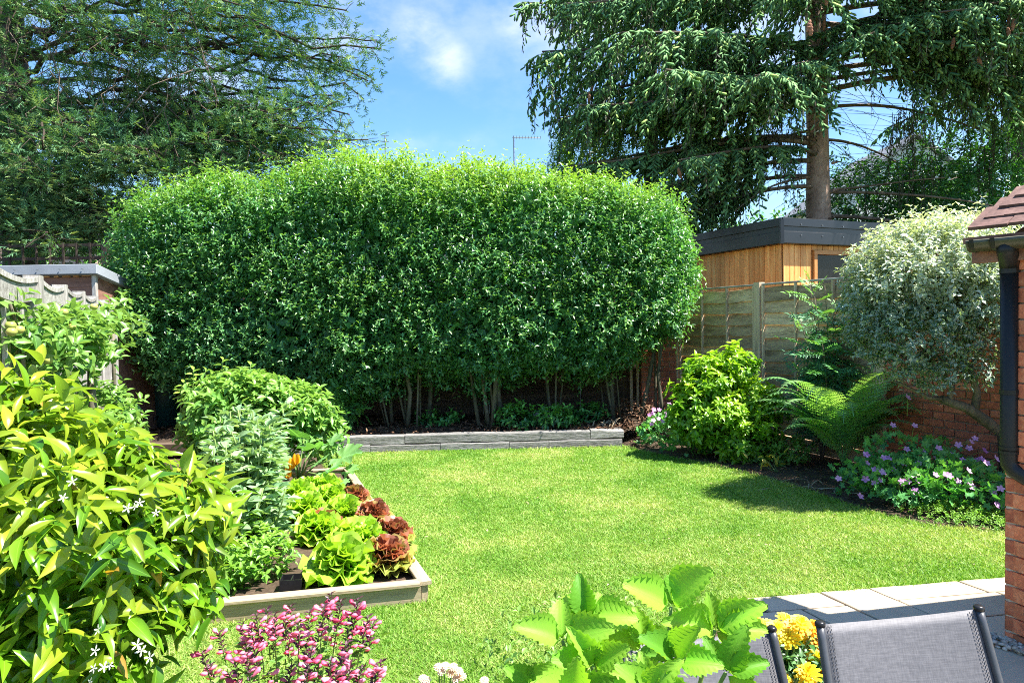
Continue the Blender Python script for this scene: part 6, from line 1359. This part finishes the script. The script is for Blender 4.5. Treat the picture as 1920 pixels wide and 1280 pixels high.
# ---- foreground
def salvia():
    b = Vector((-.78, 2.25, 0)); root = empty('pink_salvia', b, 'pink flowered salvia with dark calyces in front of the raised bed', 'flowering plant'); L = Leaves(); Fl = Leaves(); Ca = Leaves()
    tips = [(620, 1112), (640, 1125), (672, 1122), (608, 1135), (660, 1150), (480, 1150), (500, 1140), (515, 1150), (535, 1150), (545, 1135), (580, 1145), (470, 1170), (455, 1165), (510, 1170), (560, 1165), (410, 1185), (455, 1195), (378, 1222), (395, 1245), (440, 1235), (462, 1225), (600, 1170), (630, 1175), (690, 1155), (700, 1165), (660, 1185), (575, 1200), (585, 1215), (540, 1190), (640, 1225), (620, 1235), (715, 1240), (710, 1255), (545, 1250), (570, 1260), (660, 1240), (680, 1250), (500, 1265), (630, 1265), (590, 1255), (430, 1262), (475, 1205), (650, 1205)]
    FS = MB()
    for (px, py) in tips:
        d = 2.1 + random.uniform(-.18, .2) - .15 * (py > 1200); t = P(px, py, d); f = b.lerp(Vector((t.x, t.y, 0)), .45); ln_ = Vector((t.x - f.x, 0, .35)).normalized(); pts = [f, f.lerp(t, .45) + up * .03, f.lerp(t, .8) + rvec(.006), t]
        FS.tube(pts, [.003, .0025, .002, .0012], 4)
        n = random.randint(4, 8)
        for k in range(n):
            s = random.uniform(.80, .985); p, dd = at_s(pts, s); az = k * 2.4; o_ = Vector((math.cos(az), math.sin(az) - .4, random.uniform(.2, .9))).normalized(); Fl.add(V3(p + o_ * .004), V3(o_), V3(up), random.uniform(.024, .034), random.randint(0, 2), random.random() * .9)
        for k in range(22):
            s = .78 + .225 * k / 22; p, dd = at_s(pts, min(s, .999)); az = k * 2.4; Ca.add(V3(p), V3(Vector((math.cos(az), math.sin(az), .7))), V3(up + rvec(.3)), .021, random.randint(0, 2), 0)
        for k in range(26):
            s = .15 + .62 * random.random(); p, dd = at_s(pts, s); az = k * 2.4; L.add(V3(p + rvec(.02)), V3(Vector((math.cos(az), math.sin(az), .5))), V3(up + rvec(.3)), random.uniform(.022, .042), random.randint(0, 2), random.random() * .8)
    emit(L, T_med, root, M['L_salvia'], minpx=13, cap=300); emit(Fl, T_lip, root, M['F_pink'], part='flower', rest='small_flowers', minpx=5); emit(Ca, T_small, root, M['F_calyx'], cap=0, rest='calyx'); FS.build('stems' if False else 'stem', M['stem_green'], root)
salvia()
def strawberryish():
    b = Vector((P(1220, 1200, 1.45).x, 1.5, 0)); root = empty('serrated_leaf_plant', (b.x, b.y, 0), 'tall lush plant with big bright green serrated leaves in the foreground centre', 'plant')
    # leaf whorls: centre column,row, distance, [(screen direction deg, tilt toward viewer, length px)]
    def whorl(px, py, d, leaves, fromx=None):
        j = P(px, py, d); f = Vector((b.x + (j.x - b.x) * .5, b.y, .55)); MB().tube([f, f.lerp(j, .6) + Vector((0, 0, .02)), j], [.0055, .005, .0038], 7).build('stalk', M['stem_green'], root, True); L = Leaves()
        for (ang, tz, lp) in leaves:
            a = R(ang); v = Vector((math.cos(a), tz, math.sin(a))); l = lp / F * d * 1.12; v.normalize(); n = Vector((random.gauss(0, .15) - .2 * math.cos(a), -.75 + random.gauss(0, .12), .75)); L.add(V3(j + v * .004), V3(v), V3(n), l, random.randint(0, 4), random.uniform(.1, .8), random.uniform(.8, 1.05))
        emit(L, T_straw, root, M['L_straw'], minpx=1)
    whorl(1258, 1138, 1.45, [(148, -.15, 92), (52, -.3, 96), (80, .5, 55), (-20, .2, 60)])
    whorl(1100, 1160, 1.5, [(100, .1, 66), (172, -.35, 62), (12, -.25, 82), (130, .6, 55), (55, .5, 50)])
    whorl(1055, 1202, 1.4, [(148, -.25, 84), (25, -.35, 92), (95, .5, 66), (-10, .5, 60), (175, .7, 40)])
    whorl(1340, 1182, 1.42, [(155, -.3, 84), (42, -.35, 92), (10, -.2, 85), (95, .2, 60), (-35, -.7, 40)])
    whorl(1265, 1240, 1.3, [(128, -.35, 78), (70, -.45, 84), (15, -.5, 72), (165, .3, 60), (-15, .4, 50)])
    whorl(1110, 1250, 1.35, [(110, -.25, 70), (40, -.35, 76), (160, -.2, 70), (-5, -.4, 60), (75, .4, 60)])
    whorl(1205, 1215, 1.5, [(150, -.2, 60), (35, -.1, 58), (95, .2, 60), (-60, -.6, 40)])
    whorl(1215, 1300, 1.2, [(60, -.4, 75), (120, -.4, 72), (170, -.3, 80), (15, -.4, 75), (95, .2, 60)])
    whorl(1360, 1262, 1.3, [(75, -.3, 80), (25, -.2, 70), (-40, -.5, 66), (115, .3, 60)])
    whorl(1000, 1290, 1.45, [(130, -.3, 60), (60, -.3, 56), (170, -.3, 60)])
    whorl(1080, 1310, 1.25, [(90, -.3, 80), (150, -.4, 90), (30, -.4, 85)])
    whorl(1170, 1200, 1.6, [(100, .1, 55), (30, .2, 50), (165, .3, 55)])
    # its planter, below the picture
    MB().tube([(b.x, b.y, 0), (b.x, b.y, .5), (b.x, b.y, .53), (b.x, b.y, .56)], [.16, .21, .225, .225], 24).build('pot', M['terracotta'], root, True)
strawberryish()
lowplant('leafy_herb', 'fine leaved dark green herb behind the serrated leaf plant at the lawn edge', 'plant', [(V3(P(1040, 1250, 1.95)), (.17, .14, .16), 120), (V3(P(1160, 1240, 2.0)), (.14, .12, .13), 80), ((P(1080, 1250, 1.95).x, 1.95, .3), (.2, .16, .25), 80)], 'L_salvia', T_small, .03, minpx=14, slen=.1)
def peach():
    b = Vector((P(830, 1280, 1.9).x, 1.9, 0)); root = empty('peach_flowers', b, 'peach and cream flower heads poking up at the bottom edge right of the salvia', 'flowering plant'); L = Leaves(); Fl = Leaves(); m = MB()
    for (px, py) in ((822, 1250), (835, 1248), (850, 1250), (860, 1258), (845, 1262), (828, 1258), (793, 1272), (800, 1275), (866, 1268), (855, 1272), (908, 1276)):
        t = P(px, py, 1.8); Fl.add(V3(t), V3(Vector((0, -.5, 1))), V3(rvec(1)), .026, random.randint(0, 1), random.random()); m.tube([b + rvec(.01), b.lerp(t, .6) + rvec(.01), t], .002, 4)
        for k in range(14): L.add(V3(b.lerp(t, random.uniform(.3, .92)) + rvec(.012)), V3(rvec(1) + up * .5), V3(up), .04, 0, random.random() * .5)
    m.build('stem', M['stem_green'], root); emit(Fl, T_pompon, root, M['F_peach'], part='flower', minpx=1); emit(L, T_med, root, M['L_salvia'], minpx=12)
peach()
def marigolds():
    c = P(1470, 1230, 2.45); b = Vector((c.x, c.y, 0)); root = empty('marigold_pot', b, 'pot of yellow and orange marigolds between the two grey chairs', 'potted plant'); Y = Leaves(); O = Leaves(); L = Leaves(); m = MB()
    fl = [(1472, 1165, 0), (1455, 1182, 0), (1500, 1172, 0), (1512, 1195, 0), (1478, 1198, 0), (1525, 1180, 1), (1440, 1178, 0), (1415, 1172, 1), (1395, 1185, 1), (1380, 1190, 1), (1535, 1205, 1), (1530, 1235, 0), (1475, 1222, 0), (1515, 1265, 0), (1530, 1258, 1), (1498, 1275, 0), (1468, 1275, 0), (1525, 1275, 0), (1452, 1195, 0), (1522, 1245, 1), (1488, 1180, 1), (1540, 1270, 0), (1545, 1240, 0)]
    for (px, py, o) in fl:
        t = P(px, py, 2.4 + random.uniform(-.12, .12)); s = random.uniform(.075, .095) * (.6 if (px, py) in ((1475, 1222), (1452, 1195)) else 1); (O if o else Y).add(V3(t), V3(Vector((random.gauss(0, .15), -.5, .9))), V3(rvec(1)), s, random.randint(0, 1), random.random() * .25); m.tube([b + up * .25, b.lerp(t, .6) + up * .1, t], .003, 4)
    p, g = blob_pts((c.x, c.y, .30), (.15, .12, .09), 300, .7, .1); grow(L, p, g + np.array([0, 0, .6]), .09, 3, .05, t=(0, 1, 2), ysh=.6)
    emit(Y, T_pompon, root, M['F_yellow'], part='flower', minpx=1); emit(O, T_pompon, root, M['F_orange'], part='flower', minpx=1); emit(L, T_med, root, M['L_mari'], minpx=12); m.build('stem', M['stem_green'], root)
    MB().tube([b + up * .022, b + up * .24, b + up * .25, b + up * .28], [.12, .16, .175, .175], 22).build('pot', M['terracotta'], root, True)
marigolds()

def chair(tl, tr, yaw, label, bl=None):
    """sling chair; tl/tr are the top corners of its back, seen from the front"""
    tl, tr = Vector(tl), Vector(tr); x = (tr - tl); w = x.length; x.normalize(); fwd = x.cross(up).normalized()      # toward the camera
    mid = (tl + tr) / 2; root = empty('sling_chair', (mid.x, mid.y, .02), label, 'chair', 'grey sling garden chairs'); seat = up * .30 + Vector((mid.x, mid.y, 0)) + fwd * .13
    z_top = mid.z; sw = w + .02
    def pos(sx, f, z): return Vector((mid.x, mid.y, 0)) + x * sx + fwd * f + up * z
    zl, zr = tl.z, tr.z
    bp0 = lambda s, t: pos((-w / 2 + w * s) * (1 + .06 * (1 - t)), .14 * (1 - t) + .0, .28 + ((zl + (zr - zl) * s) - .28) * t)
    V, Fs, n, q = [], [], 12, 12
    for j in range(q + 1):
        for i in range(n + 1):
            s, t = i / n, j / q; p = bp0(s, t) + fwd * -.03 * math.sin(math.pi * s) * .6 - up * (.012 * math.sin(math.pi * s) * t ** 6); V.append(p)
    Fs = [(j * (n + 1) + i, j * (n + 1) + i + 1, (j + 1) * (n + 1) + i + 1, (j + 1) * (n + 1) + i) for j in range(q) for i in range(n)]
    o = MB().add(V, Fs).build('backrest', M['sling'], root, True); s_ = o.modifiers.new('thickness', 'SOLIDIFY'); s_.thickness = .003
    for s in (.035, .055, .945, .965):
        m = MB()
        for k in range(40):
            a, b_ = bp0(s, .02 + k * .0245), bp0(s, .02 + k * .0245 + .013); off = fwd * (.003 - .03 * math.sin(math.pi * s) * .6); m.bar(a + off, b_ + off, .0016, .0016, x)
        m.build('stitching', M['thread'], root)
    for s, nm_ in ((-.012, 'back_post'), (1.012, 'back_post')):
        pts = [bp0(s, t) for t in (-.02, .3, .6, .9, 1.0)]; MB().tube(pts, .0125, 12).build(nm_, M['frame_metal'], root, True); e = bp0(s, 1.0); MB().tube([e - up * .003, e + up * .006, e + up * .011], [.0155, .0155, .011], 12).build('end_cap', M['tray'], root, True)
    V = [pos((-w / 2 + w * i / 8), .14 + .40 * j / 8, .28 + .02 * j / 8 - .015 * math.sin(math.pi * i / 8)) for j in range(9) for i in range(9)]
    o = MB().add(V, [(j * 9 + i, j * 9 + i + 1, (j + 1) * 9 + i + 1, (j + 1) * 9 + i) for j in range(8) for i in range(8)]).build('seat', M['sling'], root, True); s_ = o.modifiers.new('thickness', 'SOLIDIFY'); s_.thickness = .003
    for sx in (-sw / 2, sw / 2):
        MB().tube([pos(sx, .12, .28), pos(sx, .56, .30)], .0125, 10).build('seat_rail', M['frame_metal'], root, True)
        MB().tube([pos(sx, .54, .30), pos(sx * 1.04, .58, .022)], .0125, 10).build('leg', M['frame_metal'], root, True)
        MB().tube([pos(sx, .14, .28), pos(sx * 1.04, -.02, .022)], .0125, 10).build('leg', M['frame_metal'], root, True)
        MB().tube([pos(sx, .56, .30), pos(sx * 1.05, .55, .46), pos(sx * 1.05, .1, .48)], .012, 10).build('armrest', M['frame_metal'], root, True) if False else None
    MB().tube([pos(-sw / 2, .55, .295), pos(sw / 2, .55, .295)], .011, 10).build('cross_bar', M['frame_metal'], root, True)
chair(P(1541, 1168, 2.02), P(1832, 1143, 2.08), 0, 'grey sling garden chair nearest the brick house, its whole back in view')
chair(P(1170, 1208, 2.12), P(1444, 1182, 2.18), 0, 'grey sling garden chair half hidden by the serrated leaf plant')
